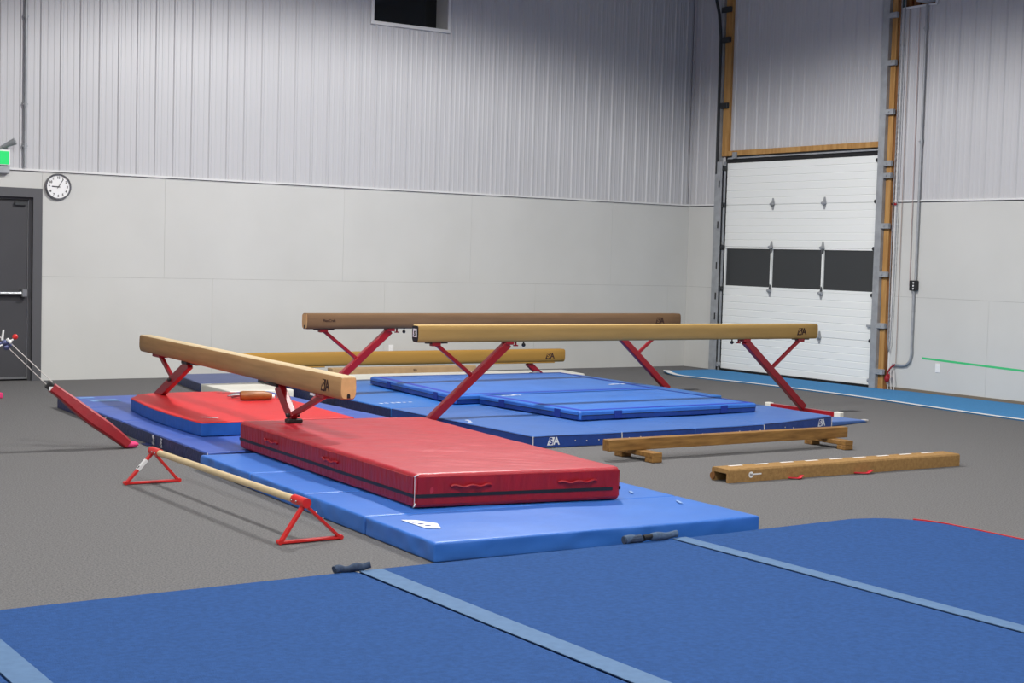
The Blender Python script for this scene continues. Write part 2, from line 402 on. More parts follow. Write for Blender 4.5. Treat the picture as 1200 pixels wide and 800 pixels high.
def hinge(y, z, up_=True, dn=True):
    mb = MB(); s = 1.25
    pl = [(0, y-.030, z-.012), (0, y-.012, z-.085 if dn else z-.02), (0, y+.012, z-.085 if dn else z-.02), (0, y+.030, z-.012), (0, y+.030, z+.012), (0, y+.012, z+.085 if up_ else z+.02), (0, y-.012, z+.085 if up_ else z+.02), (0, y-.030, z+.012)]
    mb.prism([(-.017, p[1], p[2]) for p in pl], (-.005, 0, 0)); mb.tube([(-.04, y-.035, z), (-.04, y+.035, z)], .017, 10); mb.box((-.045, y-.02, z-.025), (-.02, y+.02, z+.02))
    return mb.build('hinge', m_galv, d2)
for y in (-1.855, -2.865):
    for z in (.61, 1.215, 1.835, 2.445): hinge(y, z)
for z in (.10, .62, 1.22, 1.83, 2.45, 2.99):
    for y, s in ((OY0-.02, 1), (OY1+.03, -1)):
        MB().box((-.085, y-.03, z-.045), (-.015, y+.035, z+.02), bev=.006).tube([(-.06, y-.05, z), (-.06, y+.06, z)], .026, 10).build('roller_bracket', m_galv if (round(z*10) % 2) else m_galvd, d2)
MB().box((-.02, OY0+.02, .0), (.03, OY1-.01, .028)).build('bottom_seal', m_black, d2)
MB().box((-.05, OY0+.02, .80), (-.012, OY0+.12, .83)).box((-.03, OY0+.02, .74), (-.012, OY0+.06, .90)).build('slide_lock', m_galv, d2)
# tracks
def track(y0, y1, ztop, yb, flange):
    mb = MB()
    mb.box((-.11, y0, 0), (-.015, y0+.006*flange, ztop)) if False else None
    mb.box((-.10, min(y0, y1), 0), (-.094, max(y0, y1), ztop)); mb.box((-.10, y0-.003, 0), (0, y0+.003, ztop)); mb.box((-.06, y1-.003, 0), (-.02, y1+.003, ztop))
    return mb.build('track', m_galv, d2)
track(OY0-.115, OY0-.01, ZC, 0, 1)
track(OY1+.17, OY1+.02, OZ+.02, 0, 1)
MB().box((-.07, OY1+.125, OZ), (-.0, OY1+.165, ZC)).box((-.075, OY1+.165, OZ), (-.065, OY1+.185, ZC)).build('upright_angle', m_galv, d2)
MB().tube([(-.09, OY1+.15, 2.9), (-.09, OY1+.16, 4.9), (-.10, OY1+.20, 5.25), (-.1, OY1+.32, 5.6)], .022, 8).build('cable_guide', m_galvd, d2)
for z in (.23, .83, 1.5, 2.13, 2.78, 2.94, 3.6, 4.23, 4.84, 5.5):
    MB().box((-.105, OY0-.24, z-.035), (-.052, OY0-.09, z+.035), bev=.004).tube([(-.115, OY0-.17, z), (-.1, OY0-.17, z)], .012, 8).build('track_bracket', m_galv, d2)
for z in (4.86, 5.30, 3.9):
    MB().box((-.09, OY1-.02, z-.04), (-.042, OY1+.17, z+.04), bev=.004).build('track_bracket', m_galvd, d2)
MB().box((-.075, OY1-.24, OZ+.06), (-.046, OY1-.16, OZ+.15)).build('header_clip', m_galv, d2)
mb = MB()
for z in (.45, .75, 1.05, 1.5, 2.1, 2.7): mb.box((-.104, OY1+.06, z), (-.101, OY1+.085, z+.10))
mb.build('track_slots', m_black, d2)

# ------------------------------------------------------------------ steel door (door_1) with frame
d1 = bpy.data.objects.new('door_1', None); COL.objects.link(d1); d1.location = (-10.5, 0, 0); struct(d1); d1['_org'] = [-10.5, 0, 0]
mb = MB()
for sx, (o_, i_) in ((1, (FX1, FX1-.105)), (-1, (FX0, FX0+.105))):
    a, b = min(o_, i_), max(o_, i_); mb.box((a, -.02, 0), (b, .16, FZ-.105))
    c = i_-sx*.035; mb.box((min(i_, c), .045, 0), (max(i_, c), .16, FZ-.135))
mb.box((FX0, -.02, FZ-.105), (FX1, .16, FZ)).box((FX0+.105, .045, FZ-.135), (FX1-.105, .16, FZ-.105))
mb.build('door_frame', m_greyframe, d1)
lf = MB().box((FX0+.148, .06, .03), (FX1-.148, .105, FZ-.142)).build('door_leaf', m_greydoor, d1)
MB().box((FX1-.147, .052, .02), (FX1-.139, .07, FZ-.142)).box((FX0+.13, .05, .02), (FX1-.13, .075, .045)).build('weather_strip', m_steel, d1)
mb = MB(); mb.tube([(FX0+.2, -.0, 1.02), (FX1-.2, -.0, 1.02)], .024, 12); mb.box((FX1-.23, -.03, .975), (FX1-.16, .06, 1.07), bev=.008).box((FX0+.17, -.02, .98), (FX0+.24, .06, 1.06), bev=.008)
mb.build('panic_bar', m_steel, lf)
MB().box((FX1-.30, .02, FZ-.20), (FX1-.17, .055, FZ-.165)).build('door_closer', m_galvd, lf)
MB().box((FX0, .16, 0), (FX1, .18, FZ)).build('door_backing', m_black, d1)

# ------------------------------------------------------------------ window_1 high on the back wall
w1 = bpy.data.objects.new('window_1', None); COL.objects.link(w1); w1.location = (-4.94, 0, WZ0); struct(w1); w1['_org'] = [-4.94, 0, WZ0]
mb = MB()
for (a, b) in (((WX0-.045, -.03, WZ0-.045), (WX1+.045, .01, WZ0)), ((WX0-.045, -.03, WZ1), (WX1+.045, .01, WZ1+.045)), ((WX0-.045, -.03, WZ0), (WX0, .01, WZ1)), ((WX1, -.03, WZ0), (WX1+.045, .01, WZ1))): mb.box(a, b, bev=.004)
mb.build('window_frame', m_trim, w1)
mb = MB()
for (a, b) in (((WX0-.02, .0, WZ0-.02), (WX1+.02, .3, WZ0)), ((WX0-.02, .0, WZ1), (WX1+.02, .3, WZ1+.02)), ((WX0-.02, .0, WZ0), (WX0, .3, WZ1)), ((WX1, .0, WZ0), (WX1+.02, .3, WZ1))): mb.box(a, b)
mb.build('reveal', m_ply, w1)
MB().box((WX0, .29, WZ0), (WX1, .3, WZ1)).build('window_pane', m_glass, w1)

# ------------------------------------------------------------------ wall things
def wall_frame_back(x, z, off=0): return frame((x, -off, z), (1, 0, 0), (0, 0, 1))
c0 = (-9.62, 0, 2.27)
ck = thing('wall_clock', 'round white-faced wall clock with grey rim hung beside the grey door', 'clock', c0)
mb = MB(); R0 = .152; prof = [(R0, 0), (R0, .03), (R0-.006, .042), (R0-.016, .042), (R0-.02, .026)]
n = 48; rings = [[mb.bm.verts.new((c0[0]+r*math.cos(2*math.pi*k/n), -d, c0[2]+r*math.sin(2*math.pi*k/n))) for k in range(n)] for r, d in prof]
for i in range(len(prof)-1):
    for k in range(n): mb.bm.faces.new((rings[i][k], rings[i][(k+1) % n], rings[i+1][(k+1) % n], rings[i+1][k]))
mb.build('rim', mat('clock_rim', rgb(120, 120, 126), .25, metal=.7), ck, smooth=True)
fc = MB().tube([(c0[0], -.0, c0[2]), (c0[0], -.026, c0[2])], R0-.018, 48).build('clock_face', m_white, ck)
for k in range(1, 13):
    a = math.pi/2-k*math.pi/6; me = text_mesh(str(k), .038, .0012); t = MB().mesh(me)
    t.xf(frame((c0[0]+.105*math.cos(a), -.028, c0[2]+.105*math.sin(a)), (1, 0, 0), (0, 0, 1))).build('numeral', m_black, fc)
def hand(ang, L, w, d):
    c = Vector((c0[0], -d, c0[2])); v = Vector((math.cos(ang), 0, math.sin(ang)))
    return MB().bar(c-v*.02, c+v*L, w, .002, upv=(0, 1, 0), bev=0).build('clock_hand', m_black, ck)
hand(math.pi/2-math.radians(9.08*30), .075, .010, .030); hand(math.pi/2-math.radians(33), .105, .007, .033)

ex = thing('exit_sign', 'green lit exit sign with small emergency lamp above the grey door', 'sign', (-10.42, 0, 2.55))
MB().box((-10.66, -.06, 2.485), (-10.185, 0, 2.665), bev=.005).build('sign_housing', m_white, ex)
MB().box((-10.65, -.063, 2.495), (-10.195, -.058, 2.645)).build('lit_panel', m_green, ex)
MB().box((-10.62, -.07, 2.39), (-10.19, 0, 2.475), bev=.008).build('battery_box', m_galv, ex)
MB().tube([(-10.30, -.05, 2.67), (-10.27, -.07, 2.70)], .018, 10).tube([(-10.27, -.07, 2.695), (-10.15, -.14, 2.76)], [.022, .040], 14).build('emergency_lamp', m_galv, ex)

def outlet(x, y, z, axis, label):
    t = thing('wall_outlet', label, 'outlet', (x, y, z))
    if axis == 'y':
        MB().box((x-.036, y-.008, z-.058), (x+.036, y, z+.058), bev=.003).build('cover_plate', m_white, t)
        for dz in (-.022, .022): MB().box((x-.016, y-.011, z+dz-.014), (x+.016, y-.007, z+dz+.014), bev=.003).build('socket', m_white, t)
    else:
        MB().box((x-.008, y-.036, z-.058), (x, y+.036, z+.058), bev=.003).build('cover_plate', m_white, t)
        for dz in (-.022, .022): MB().box((x-.011, y-.016, z+dz-.014), (x-.007, y+.016, z+dz+.014), bev=.003).build('socket', m_white, t)
outlet(-5.125, 0, .315, 'y', 'white outlet on the long plywood wall seen just below the rear high beam')
outlet(0, -4.925, .345, 'x', 'white outlet on the plywood wall under the green tape line')

def conduit(pts, name_label, r=.013, couplings=()):
    t = thing('electrical_conduit', name_label, 'conduit', pts[0])
    MB().tube(pts, r, 10).build('pipe', m_galv, t, smooth=True)
    for c in couplings:
        MB().tube([Vector(c)-Vector((0, 0, .03)), Vector(c)+Vector((0, 0, .03))], r+.006, 10).box((c[0]-.03, c[1]-.006, c[2]-.008), (c[0]+.03, c[1]+.02, c[2]+.008)).build('pipe_clamp', m_galv, t)
conduit([(-10.01, -.035, 2.47), (-10.01, -.035, ZC)], 'thin grey conduit running up the ribbed wall beside the clock', .016, [(-10.01, -.035, z) for z in (2.72, 3.2, 4.2, 4.95)])
cy = -4.53
el = [(-.03, cy-.0, .62), (-.03, cy+.005, .50), (-.03, cy+.03, .40), (-.03, cy+.09, .345), (-.03, cy+.16, .335), (-.03, cy+.32, .335)]
conduit([(-.03, cy, 1.44), (-.03, cy, 4.92)], 'straight grey conduit dropping down the wall to the black switch box', .016, [(-.03, cy, z) for z in (3.2, 4.62)])
conduit([(-.03, cy+.02, 1.30), (-.03, cy+.02, .62)]+[(a, b+.01, c) for a, b, c in el[1:]], 'grey conduit below the black switch box, bent in an elbow near the floor', .016)
sb = thing('switch_box', 'small black three-button door switch box joined to the conduits', 'switch', (-.0, cy+.03, 1.37))
MB().box((-.065, cy-.035, 1.305), (-.0, cy+.075, 1.435), bev=.008).build('box_housing', m_black, sb)
for k in range(3): MB().tube([(-.065, cy+.0, 1.405-k*.037), (-.072, cy+.0, 1.405-k*.037)], .011, 10).build('push_button', m_white, sb)
tag(MB().box((-.20, -4.66, 4.94), (-.03, -4.50, 5.3), bev=.005).build('junction_box', m_galv, origin=(0, -4.5, 4.94)), 'grey metal junction box at the top of the straight conduit', 'junction box')
ch = MB()
for (y, s) in ((-4.115, 0), (-4.205, .02)):
    pass
def chain(mb, pts, r=.008, step=.035):
    P = [Vector(p) for p in pts]
    for a, b in zip(P[:-1], P[1:]):
        L = (b-a).length; n = max(1, int(L/step)); d = (b-a)/n
        for i in range(n):
            mb.bar(a+d*i, a+d*(i+1)*1.0, r*(1.6 if i % 2 else .7), r*(.7 if i % 2 else 1.6), bev=0)
    return mb
mb = chain(MB(), [(-.045, -4.19, 5.2), (-.045, -4.185, 1.5), (-.045, -4.165, .62), (-.045, -4.145, .50), (-.045, -4.125, .62), (-.045, -4.115, 1.5), (-.045, -4.13, 5.2)])
tag(mb.build('hand_chain', m_galv, origin=(-.045, -4.15, .5)), 'looped galvanised pull chain hanging beside the overhead door frame', 'chain')
mb = MB().tube([(-.02, -4.41, 4.9), (-.02, -4.425, 1.36)], .005, 6)
tag(mb.build('pull_cord', mat('pinkish_cord', rgb(170, 150, 148), .8), origin=(-.02, -4.42, 1.36)), 'thin pinkish cord hanging close beside the straight conduit', 'cord')
mb = MB().tube([(-.02, -4.24, 4.9), (-.02, -4.25, .36)], .004, 6)
tag(mb.build('pull_cord', mat('tan_cord', rgb(160, 140, 130), .8), origin=(-.02, -4.25, .36)), 'thin tan cord hanging between chain and conduit down to the elbow', 'cord')
rb = thing('tangled_cords', 'tangled red and white cords hanging at the foot of the door frame', 'cord', (-.04, -4.17, .05))
pts = [(-.04, -4.26, .34), (-.05, -4.2, .30), (-.06, -4.16, .24), (-.05, -4.13, .16), (-.07, -4.17, .12), (-.05, -4.2, .18), (-.06, -4.15, .22)]
MB().tube(pts, .012, 7).ball((-.06, -4.15, .15), .035, (1, 1, 1.5)).build('red_cord', m_redpad, rb, smooth=True)
for dy in (-.03, .015, -.07): MB().tube([(-.05, -4.17+dy, .28), (-.06, -4.16+dy*1.5, .14), (-.05, -4.18+dy*1.2, .012)], .006, 6).build('white_cord', m_rope, rb)
tag(MB().box((-.03, -4.16, 2.40), (-.012, -4.06, 2.425)).build('red_tag', m_redpad, origin=(-.02, -4.1, 2.4)), 'small red tag strip where the wall ledge meets the door frame', 'tag')
mb = MB(); N = 14
for i in range(N):
    y0 = -4.67-i*.32; y1 = y0-.32; f = lambda y: .452-(-4.67-y)*.027
    mb.prism([(0, y0, f(y0)-.013), (0, y1, f(y1)-.013), (0, y1, f(y1)+.013), (0, y0, f(y0)+.013)], (-.0015, 0, 0))
tag(mb.build('wall_tape', m_tape, origin=(0, -4.67, .45)), 'long line of green tape stuck along the plywood wall', 'tape')

# runway strip of blue carpet along the right wall
edge = [(-.66, -.80), (-1.22, -1.02), (-1.45, -1.5), (-1.42, -2.0), (-1.30, -3.1), (-1.30, -4.7), (-1.46, -6.2), (-1.56, -7.4), (-1.6, -9), (-1.6, -13)]
rw = thing('runway_carpet', 'long blue carpet runner with white border line along the overhead door wall', 'carpet', (-.8, -4, 0))
def lift(x, y): return .028*math.exp(-((x+1.3)**2/.08+(y+1.1)**2/.12))
def smooth_poly(P, n=6):
    out = []
    for i in range(len(P)-1):
        p0 = P[max(0, i-1)]; p1 = P[i]; p2 = P[i+1]; p3 = P[min(len(P)-1, i+2)]
        for k in range(n):
            t = k/n
            out.append(tuple(.5*((2*p1[j])+(-p0[j]+p2[j])*t+(2*p0[j]-5*p1[j]+4*p2[j]-p3[j])*t*t+(-p0[j]+3*p1[j]-3*p2[j]+p3[j])*t**3) for j in range(2)))
    return out+[P[-1]]
E2 = smooth_poly(edge)
mb = MB(); bm = mb.bm
for lv, flip in ((.012, 0),):
    A = [bm.verts.new((x, y, lv+lift(x, y))) for x, y in E2]; B = [bm.verts.new((x, y, 0.001+lift(x, y)*.8)) for x, y in E2]
    C = [bm.verts.new((-.112 if y > OY0-.3 else -.014, y, lv)) for x, y in E2]
    for i in range(len(E2)-1):
        bm.faces.new((A[i], A[i+1], C[i+1], C[i])); bm.faces.new((A[i], A[i+1], B[i+1], B[i]))
mb.build('carpet_strip', m_runblue, rw)
mb = MB(); bm = mb.bm
def offs(i, d):
    a = Vector(E2[max(0, i-1)]); b = Vector(E2[min(len(E2)-1, i+1)]); t = (b-a).normalized(); n_ = Vector((-t.y, t.x))
    return Vector(E2[i])+n_*d
s0 = 5
A = []; B = []
for i in range(s0, len(E2)):
    a = offs(i, -.01); b = offs(i, .085); A.append(bm.verts.new((a.x, a.y, .0155+lift(*E2[i])))); B.append(bm.verts.new((b.x, b.y, .0155+lift(*E2[i]))))
for i in range(len(A)-1): bm.faces.new((A[i], A[i+1], B[i+1], B[i]))
mb.build('border_line', m_white, rw)

# ------------------------------------------------------------------ blue carpeted floor panels in the foreground
TZ = .045
def panel(poly, label, org):
    mb = MB(); mb.prism([(x, y, 0) for x, y in poly], (0, 0, TZ))
    bmesh.ops.bevel(mb.bm, geom=[e for e in mb.bm.edges if abs(e.verts[0].co.z-TZ) < 1e-5 and abs(e.verts[1].co.z-TZ) < 1e-5], offset=.012, segments=3, affect='EDGES')
    t = thing('carpet_mat', label, 'mat', org, group=None)
    mb.build('carpet_surface', m_springblue, t); return t
YB, YN = -11.22, -21.0
panel([(-17.2, YN), (-13.475, YN), (-13.475, YB), (-17.2, YB)], 'blue carpet-topped floor panel by the hall side, cut by the lower left picture corner', (-15, YB, 0))
panel([(-13.467, YN), (-11.528, YN), (-11.508, YB+.03), (-13.467, YB)], 'blue carpet-topped floor panel in front of the low wooden bar on triangle feet', (-12.4, YB, 0))
panel([(-11.518, YN), (-9.528, YN), (-9.528, YB), (-11.500, YB+.03)], 'blue carpet-topped floor panel between the two long grey strips, nearest the red crash mat', (-10.5, YB, 0))
cr = [(-7.66-.42+.42*math.cos(a), YB+.03-.42+.42*math.sin(a)) for a in [math.pi/2*k/8 for k in range(9)]]
rp = panel([(-9.520, YN), (-7.68, YN)]+cr+[(-9.520, YB)], 'blue carpet-topped floor panel with a red side edge and rounded corner', (-8.5, YB, 0))
mb = MB(); P = [(x+.006, y+.004) for x, y in cr[:4]][::-1]+[(-7.674, YN)]
for a, b in zip(P[:-1], P[1:]): mb.bar((a[0], a[1], .035), (b[0], b[1], .035), .012, .03, bev=0)
mb.build('red_edge', m_redbar, rp)
def strip(x0a, x0b, y1, lab, w=.125):
    t = thing('seam_strip', lab, 'strip', (x0a, YB, TZ), group=None)
    mb = MB(); bm = mb.bm; n = 40; A = []; B = []
    for i in range(n+1):
        f = i/n; y = YB-.0-f*(YB-y1)*-1 if False else YB+(y1-YB)*f; x = x0a+(x0b-x0a)*f+.006*noise.noise(Vector((y*1.1, x0a, 0)))
        A.append(bm.verts.new((x, y, TZ+.004))); B.append(bm.verts.new((x+w, y, TZ+.004)))
    for i in range(n): bm.faces.new((A[i], A[i+1], B[i+1], B[i]))
    r = bmesh.ops.extrude_face_region(bm, geom=bm.faces[:]); 
    for v in [g for g in r['geom'] if isinstance(g, bmesh.types.BMVert)]: v.co.z -= .0035
    mb.build('hook_strip', m_strip, t)
    return t
s1 = strip(-13.478, -13.478, YN, 'grey-blue hook strip over the seam nearest the lower left corner')
s2 = strip(-11.505, -11.53, YN, 'grey-blue hook strip running from the small dark roll by the bar')
s3 = strip(-9.525, -9.545, YN, 'grey-blue hook strip running from the twisted roll at the light blue mat', .10)
def roll(t, p0, p1, r, twist=0):
    p0 = Vector(p0); p1 = Vector(p1); mb = MB(); n = 16; pts = []; rs = []
    for i in range(n+1):
        f = i/n; pts.append(p0.lerp(p1, f)+Vector((0, .006*math.sin(f*9), .004*math.sin(f*14)))); rs.append(r*(1+.15*math.sin(f*11+1)-(.35 if twist and .34 < f < .44 else 0)))
    mb.tube(pts, rs, 12); mb.build('rolled_end', m_stripd if not twist else m_roll, t, smooth=True)
    if twist:
        q = p0.lerp(p1, .33); q2 = p0.lerp(p1, .5)
        MB().tube([q+Vector((0, -.012, .004)), q2+Vector((0, -.012, .008))], [r*.85, r*.6], 10).build('roll_fold', m_black, t)
        MB().tube([p0+Vector((-.005, 0, 0)), p0.lerp(p1, .3)], [r*.9, r*1.12], 10).build('roll_tip', m_stripd, t)
roll(s2, (-11.625, YB+.03, TZ+.012), (-11.44, YB+.005, TZ+.024), .019)
roll(s3, (-9.86, YB+.01, TZ+.016), (-9.49, YB+.005, TZ+.022), .022, 1)

# ------------------------------------------------------------------ mats
def zclamp_base(z): return z
# A: long light blue folding mat in front
A = [(-10.96, -11.03), (-8.80, -11.14), (-8.70, -7.62), (-10.82, -7.42)]
A = [(-10.965, -11.03), (-8.79, -11.14), (-8.66, -7.70), (-10.80, -7.42)]
tA = thing('folding_mat', 'light blue folding mat lying under the thick red crash mat', 'mat', (-9.9, -9.2, 0))
ws = [0, .235, .475, .73, 1]
for i in range(4):
    q = sub(A, 0, 1, ws[i]+(.0012 if i else 0), ws[i+1]-.0012)
    slab(q, 0.001, .108, .014, 60, 24, 5, soft(.006, 2.2, i*7, .013)).build('mat_panel', m_lightblue, tA, smooth=True)
def logo_SA(par, M4, h, bg, fg, local=False):
    """emblem: slanted block with an S cut in it, slash, then an A"""
    em = MB().prism([(-h*.86, -h/2, 0), (-h*.04, -h/2, 0), (h*.26, h/2, 0), (-h*.50, h/2, 0)], (0, 0, .0012)).xf(M4).build('emblem', bg, par, local=local)
    me = text_mesh('A', h*1.30, h*.035); MB().mesh(me).xf(M4 @ Matrix.Translation((h*.52, -h*.03, .0006))).build('emblem_letter', bg, em, local=local)
    me = text_mesh('S', h*1.08, h*.035); MB().mesh(me).xf(M4 @ Matrix.Translation((-h*.32, -h*.01, .0024))).build('emblem_letter', fg, em, local=local)
# printed patch on A: small white label with dark marks
mb = MB().prism([(-10.80, -10.38, .110), (-10.80, -10.66, .110), (-10.73, -10.70, .110), (-10.67, -10.56, .110), (-10.73, -10.42, .110)], (0, 0, .002)); pa = mb.build('printed_patch', m_logowhite, tA)
for (x, y) in ((-10.775, -10.48), (-10.765, -10.54), (-10.755, -10.60)): MB().box((x-.014, y-.012, .1115), (x+.014, y+.012, .1135)).build('patch_mark', m_logoblue, pa)
m_fray = mat('frayed_velcro', rgb(150, 150, 158), .9, noise_amt=.4, noise_scale=80)
m_scuff = mat('pale_scuff', rgb(120, 155, 205), .6)
for (x, y, a, l) in ((-9.02, -10.0, .1, .10), (-8.96, -10.12, .05, .07), (-9.10, -9.92, .2, .07), (-8.92, -10.55, .1, .09)): MB().bar((x-.02, y-l/2, .1115), (x+.02, y+l/2, .1115), .02, .003, bev=0).build('chalk_scuff', m_scuff, tA)

# B: thick red crash mat
B = [(-10.545, -10.085), (-9.215, -10.325), (-8.93, -7.40), (-10.40, -7.21)]
BZ0, BZ1 = .112, .315
tB = thing('crash_mat', 'thick red crash mat with a dark zip line lying on the light blue mat', 'mat', (-9.8, -8.8, BZ0))
def fB(p, u, w, h):
    e = min(u, 1-u, w, 1-w)
    if h > .6:
        p.z += .010*noise.noise(Vector((p.x*1.3, p.y*2.6+p.x*1.6, 3)))*min(1, e*10+.2)
        p.z += .006*noise.noise(Vector((p.x*5, p.y*11+p.x*8, 9)))*min(1, e*10)
    if e < .03:
        c = Vector((noise.noise(Vector((p.x*14, p.y*14, p.z*5))), noise.noise(Vector((p.x*14, p.y*14+7, p.z*5+5))), 0))
        p += c*.010*(.4+.6*math.sin(math.pi*h))
    return p
slab(B, BZ0, BZ1, .022, 90, 120, 8, fB).build('mat_cover', m_red, tB, smooth=True)
def ring(q, z0, z1, proud, u_rng=None):
    mb = MB(); c = Vector((sum(p[0] for p in q)/4, sum(p[1] for p in q)/4))
    P = [Vector(p) for p in q]
    Q = []
    for i in range(4):
        a = (P[i]-P[i-1]).normalized(); b = (P[(i+1) % 4]-P[i]).normalized()
        Q.append(P[i]+a*proud-b*proud)
    edges = [(Q[i], Q[(i+1) % 4]) for i in range(4)]
    return mb, edges
def side_band(par, name, q, z0, z1, proud, m, r=.0, t=.006, sides=(0, 1, 2, 3), trims=None, wob=0):
    P = [Vector(p) for p in q]; mb = MB()
    for i in sides:
        a, b = P[i], P[(i+1) % 4]; d = (b-a).normalized(); n_ = Vector((d.y, -d.x))
        f0, f1 = (trims or {}).get(i, (0, 1))
        A_ = a+(b-a)*f0+n_*(proud-t)+d*(r if f0 == 0 else 0); B_ = a+(b-a)*f1+n_*(proud-t)-d*(r if f1 == 1 else 0)
        N = 24; dv = (B_-A_)/N
        lo = []; 
        for k in range(N+1):
            c = A_+dv*k; zz = wob*noise.noise(Vector((c.x*4, c.y*4, 1)))
            lo.append((c, zz))
        bm = mb.bm
        f = [[bm.verts.new((c.x, c.y, z0+zz)), bm.verts.new((c.x+n_.x*t, c.y+n_.y*t, z0+zz)), bm.verts.new((c.x+n_.x*t, c.y+n_.y*t, z1+zz)), bm.verts.new((c.x, c.y, z1+zz))] for c, zz in lo]
        for k in range(N):
            for j in range(4): bm.faces.new((f[k][j], f[k][(j+1) % 4], f[k+1][(j+1) % 4], f[k+1][j]))
        bm.faces.new(f[0]); bm.faces.new(f[-1][::-1])
    return mb.build(name, m, par)
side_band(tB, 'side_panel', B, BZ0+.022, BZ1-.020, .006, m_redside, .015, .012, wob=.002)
side_band(tB, 'zip_line', B, BZ0+.062, BZ0+.082, .010, m_black, .004, .010, trims={0: (0, .96)})
def on_edge(q, i, f, z, proud=.0):
    a, b = Vector(q[i]), Vector(q[(i+1) % 4]); d = (b-a).normalized(); n_ = Vector((d.y, -d.x)); c = a+(b-a)*f+n_*proud
    return Vector((c.x, c.y, z)), Vector((d.x, d.y, 0)), Vector((n_.x, n_.y, 0))
for i, f in ((0, .26), (0, .78), (3, .22), (3, .58)):
    c, d, n_ = on_edge(B, i, f, BZ0+.125, .012); pts = [c+d*(-.13+.26*k/12)+n_*(.016*math.sin(math.pi*k/12))+Vector((0, 0, .006*math.sin(k*1.3))) for k in range(13)]
    MB().tube(pts, .008, 8).build('carry_handle', m_redside, tB, smooth=True)
c, d, n_ = on_edge(B, 0, 0, BZ0, .006)
MB().tube([(c.x-.004, c.y, BZ0+.02), (c.x-.006, c.y-.004, BZ0+.10), (c.x-.004, c.y, BZ1-.012)], .0025, 6).tube([(c.x+.02, c.y, BZ1-.006), (c.x-.012, c.y-.004, BZ1-.014)], .004, 6).tube([(c.x+.0, c.y-.006, BZ0+.03), (c.x-.01, c.y-.008, BZ0+.015), (c.x-.01, c.y, BZ0+.008)], .004, 6).build('corner_stitching', m_thread, tB)

# D: faded blue mat with worn navy side
D = [(-10.71, -7.33), (-8.28, -7.30), (-8.28, -3.02), (-10.50, -3.00)]
tD = thing('folding_mat', 'faded blue mat with ragged navy side under the red and blue mat', 'mat', (-9.4, -5.2, 0))
wd = [0, .205, .50, .76, 1]
for i in range(4):
    q = sub(D, 0, 1, wd[i]+.001, wd[i+1]-.001)
    slab(q, .001, .106, .012, 30, 24, 3, soft(.007, 2.5, i*5+2, .008)).build('mat_panel', m_oldblue, tD, smooth=True)
side_band(tD, 'worn_side', D, .004, .094, .006, m_navy, .006, .010, sides=(3, 0), wob=.006)
for f in (.24, .285, .60, .78):
    c, d, n_ = on_edge(D, 3, 1-f, .05, .008)
    mb = MB()
    for k in range(5):
        o_ = d*(random.uniform(-.02, .02)); pts = [c+o_+Vector((0, 0, -.035+j*.018))+n_*random.uniform(.002, .014)+d*random.uniform(-.012, .012) for j in range(5)]
        mb.tube(pts, random.uniform(.002, .004), 5)
    mb.build('frayed_strap', m_fray, tD)
c, d, n_ = on_edge(D, 3, .69, .004, .03); MB().bar(c-d*.07, c+d*.05, .06, .006, bev=0).build('loose_flap', m_navy, tD)
MB().tube([(-10.713, -7.338, .01), (-10.713, -7.338, .104)], .004, 6).build('corner_stitching', m_thread, tD)
mb = MB().box((-10.33, -3.55, .1075), (-10.05, -3.35, .109)).box((-10.35, -3.22, .1075), (-10.20, -3.12, .109)); mb.build('printed_patch', mat('pale_print', rgb(120, 160, 215), .6), tD)

# C: bright red topped mat, blue sides
C = [(-10.40, -6.44), (-9.07, -6.50), (-8.86, -4.00), (-10.20, -4.02)]
tC = thing('landing_mat', 'red-topped mat with blue sides lying beneath the near end-on high beam', 'mat', (-9.7, -5.3, .108))
def fC(p, u, w, h):
    if h > .6: p.z += .004*noise.noise(Vector((p.x*2, p.y*2, 5)))
    p.x -= .07*math.sin(math.pi*min(1, w*1.05))*(1-u)
    k = max(0, u-.70)/.30*max(0, w-.72)/.28
    p.x -= .20*k; p.y -= .26*k
    k = max(0, .2-u)/.2*max(0, w-.85)/.15
    p.x += .10*k; p.y -= .10*k
    return p
def split_slab(mb):
    top = MB(); sd = MB(); me = bpy.data.meshes.new('t'); mb.bm.to_mesh(me); top.bm.from_mesh(me); sd.bm.from_mesh(me); mb.bm.free()
    for b, keep in ((top.bm, True), (sd.bm, False)):
        b.normal_update(); zt = max(v.co.z for v in b.verts)
        dele = [f for f in b.faces if ((f.calc_center_median().z > zt-.016) != keep)]
        bmesh.ops.delete(b, geom=dele, context='FACES')
    return top, sd
m_Cside = mat('blue_side_vinyl', rgb(30, 88, 168), .5, spec=.4, noise_amt=.12, noise_scale=9, bump=.2, bump_scale=12)
top, sd = split_slab(slab(C, .108, .222, .010, 30, 40, 4, fC))
top.build('mat_cover', m_redtop, tC, smooth=True); sd.build('side_panel', m_Cside, tC, smooth=True)
def marks(par, name, cx, cy, z, ang, m, n=5, s=.02, sp=.03):
    R = Matrix.Rotation(ang, 3, 'Z')
    for k in range(n):
        mb = MB()
        w = s*random.uniform(.5, 1.1); h = s*random.uniform(.5, 1)
        c = R @ Vector(((k-n/2)*sp, random.uniform(-.2, .2)*s, 0))+Vector((cx, cy, z)); mb.box(c-Vector((w/2, h/2, .0006)), c+Vector((w/2, h/2, .0006)), rot=R)
        mb.build(name, m, par)
marks(tC, 'printed_mark', -10.20, -6.16, .224, -.9, m_logowhite, 5, .04, .03)
marks(tC, 'printed_mark', -9.20, -4.22, .224, -.3, mat('grey_print', rgb(150, 110, 112), .6), 5, .06, .05)

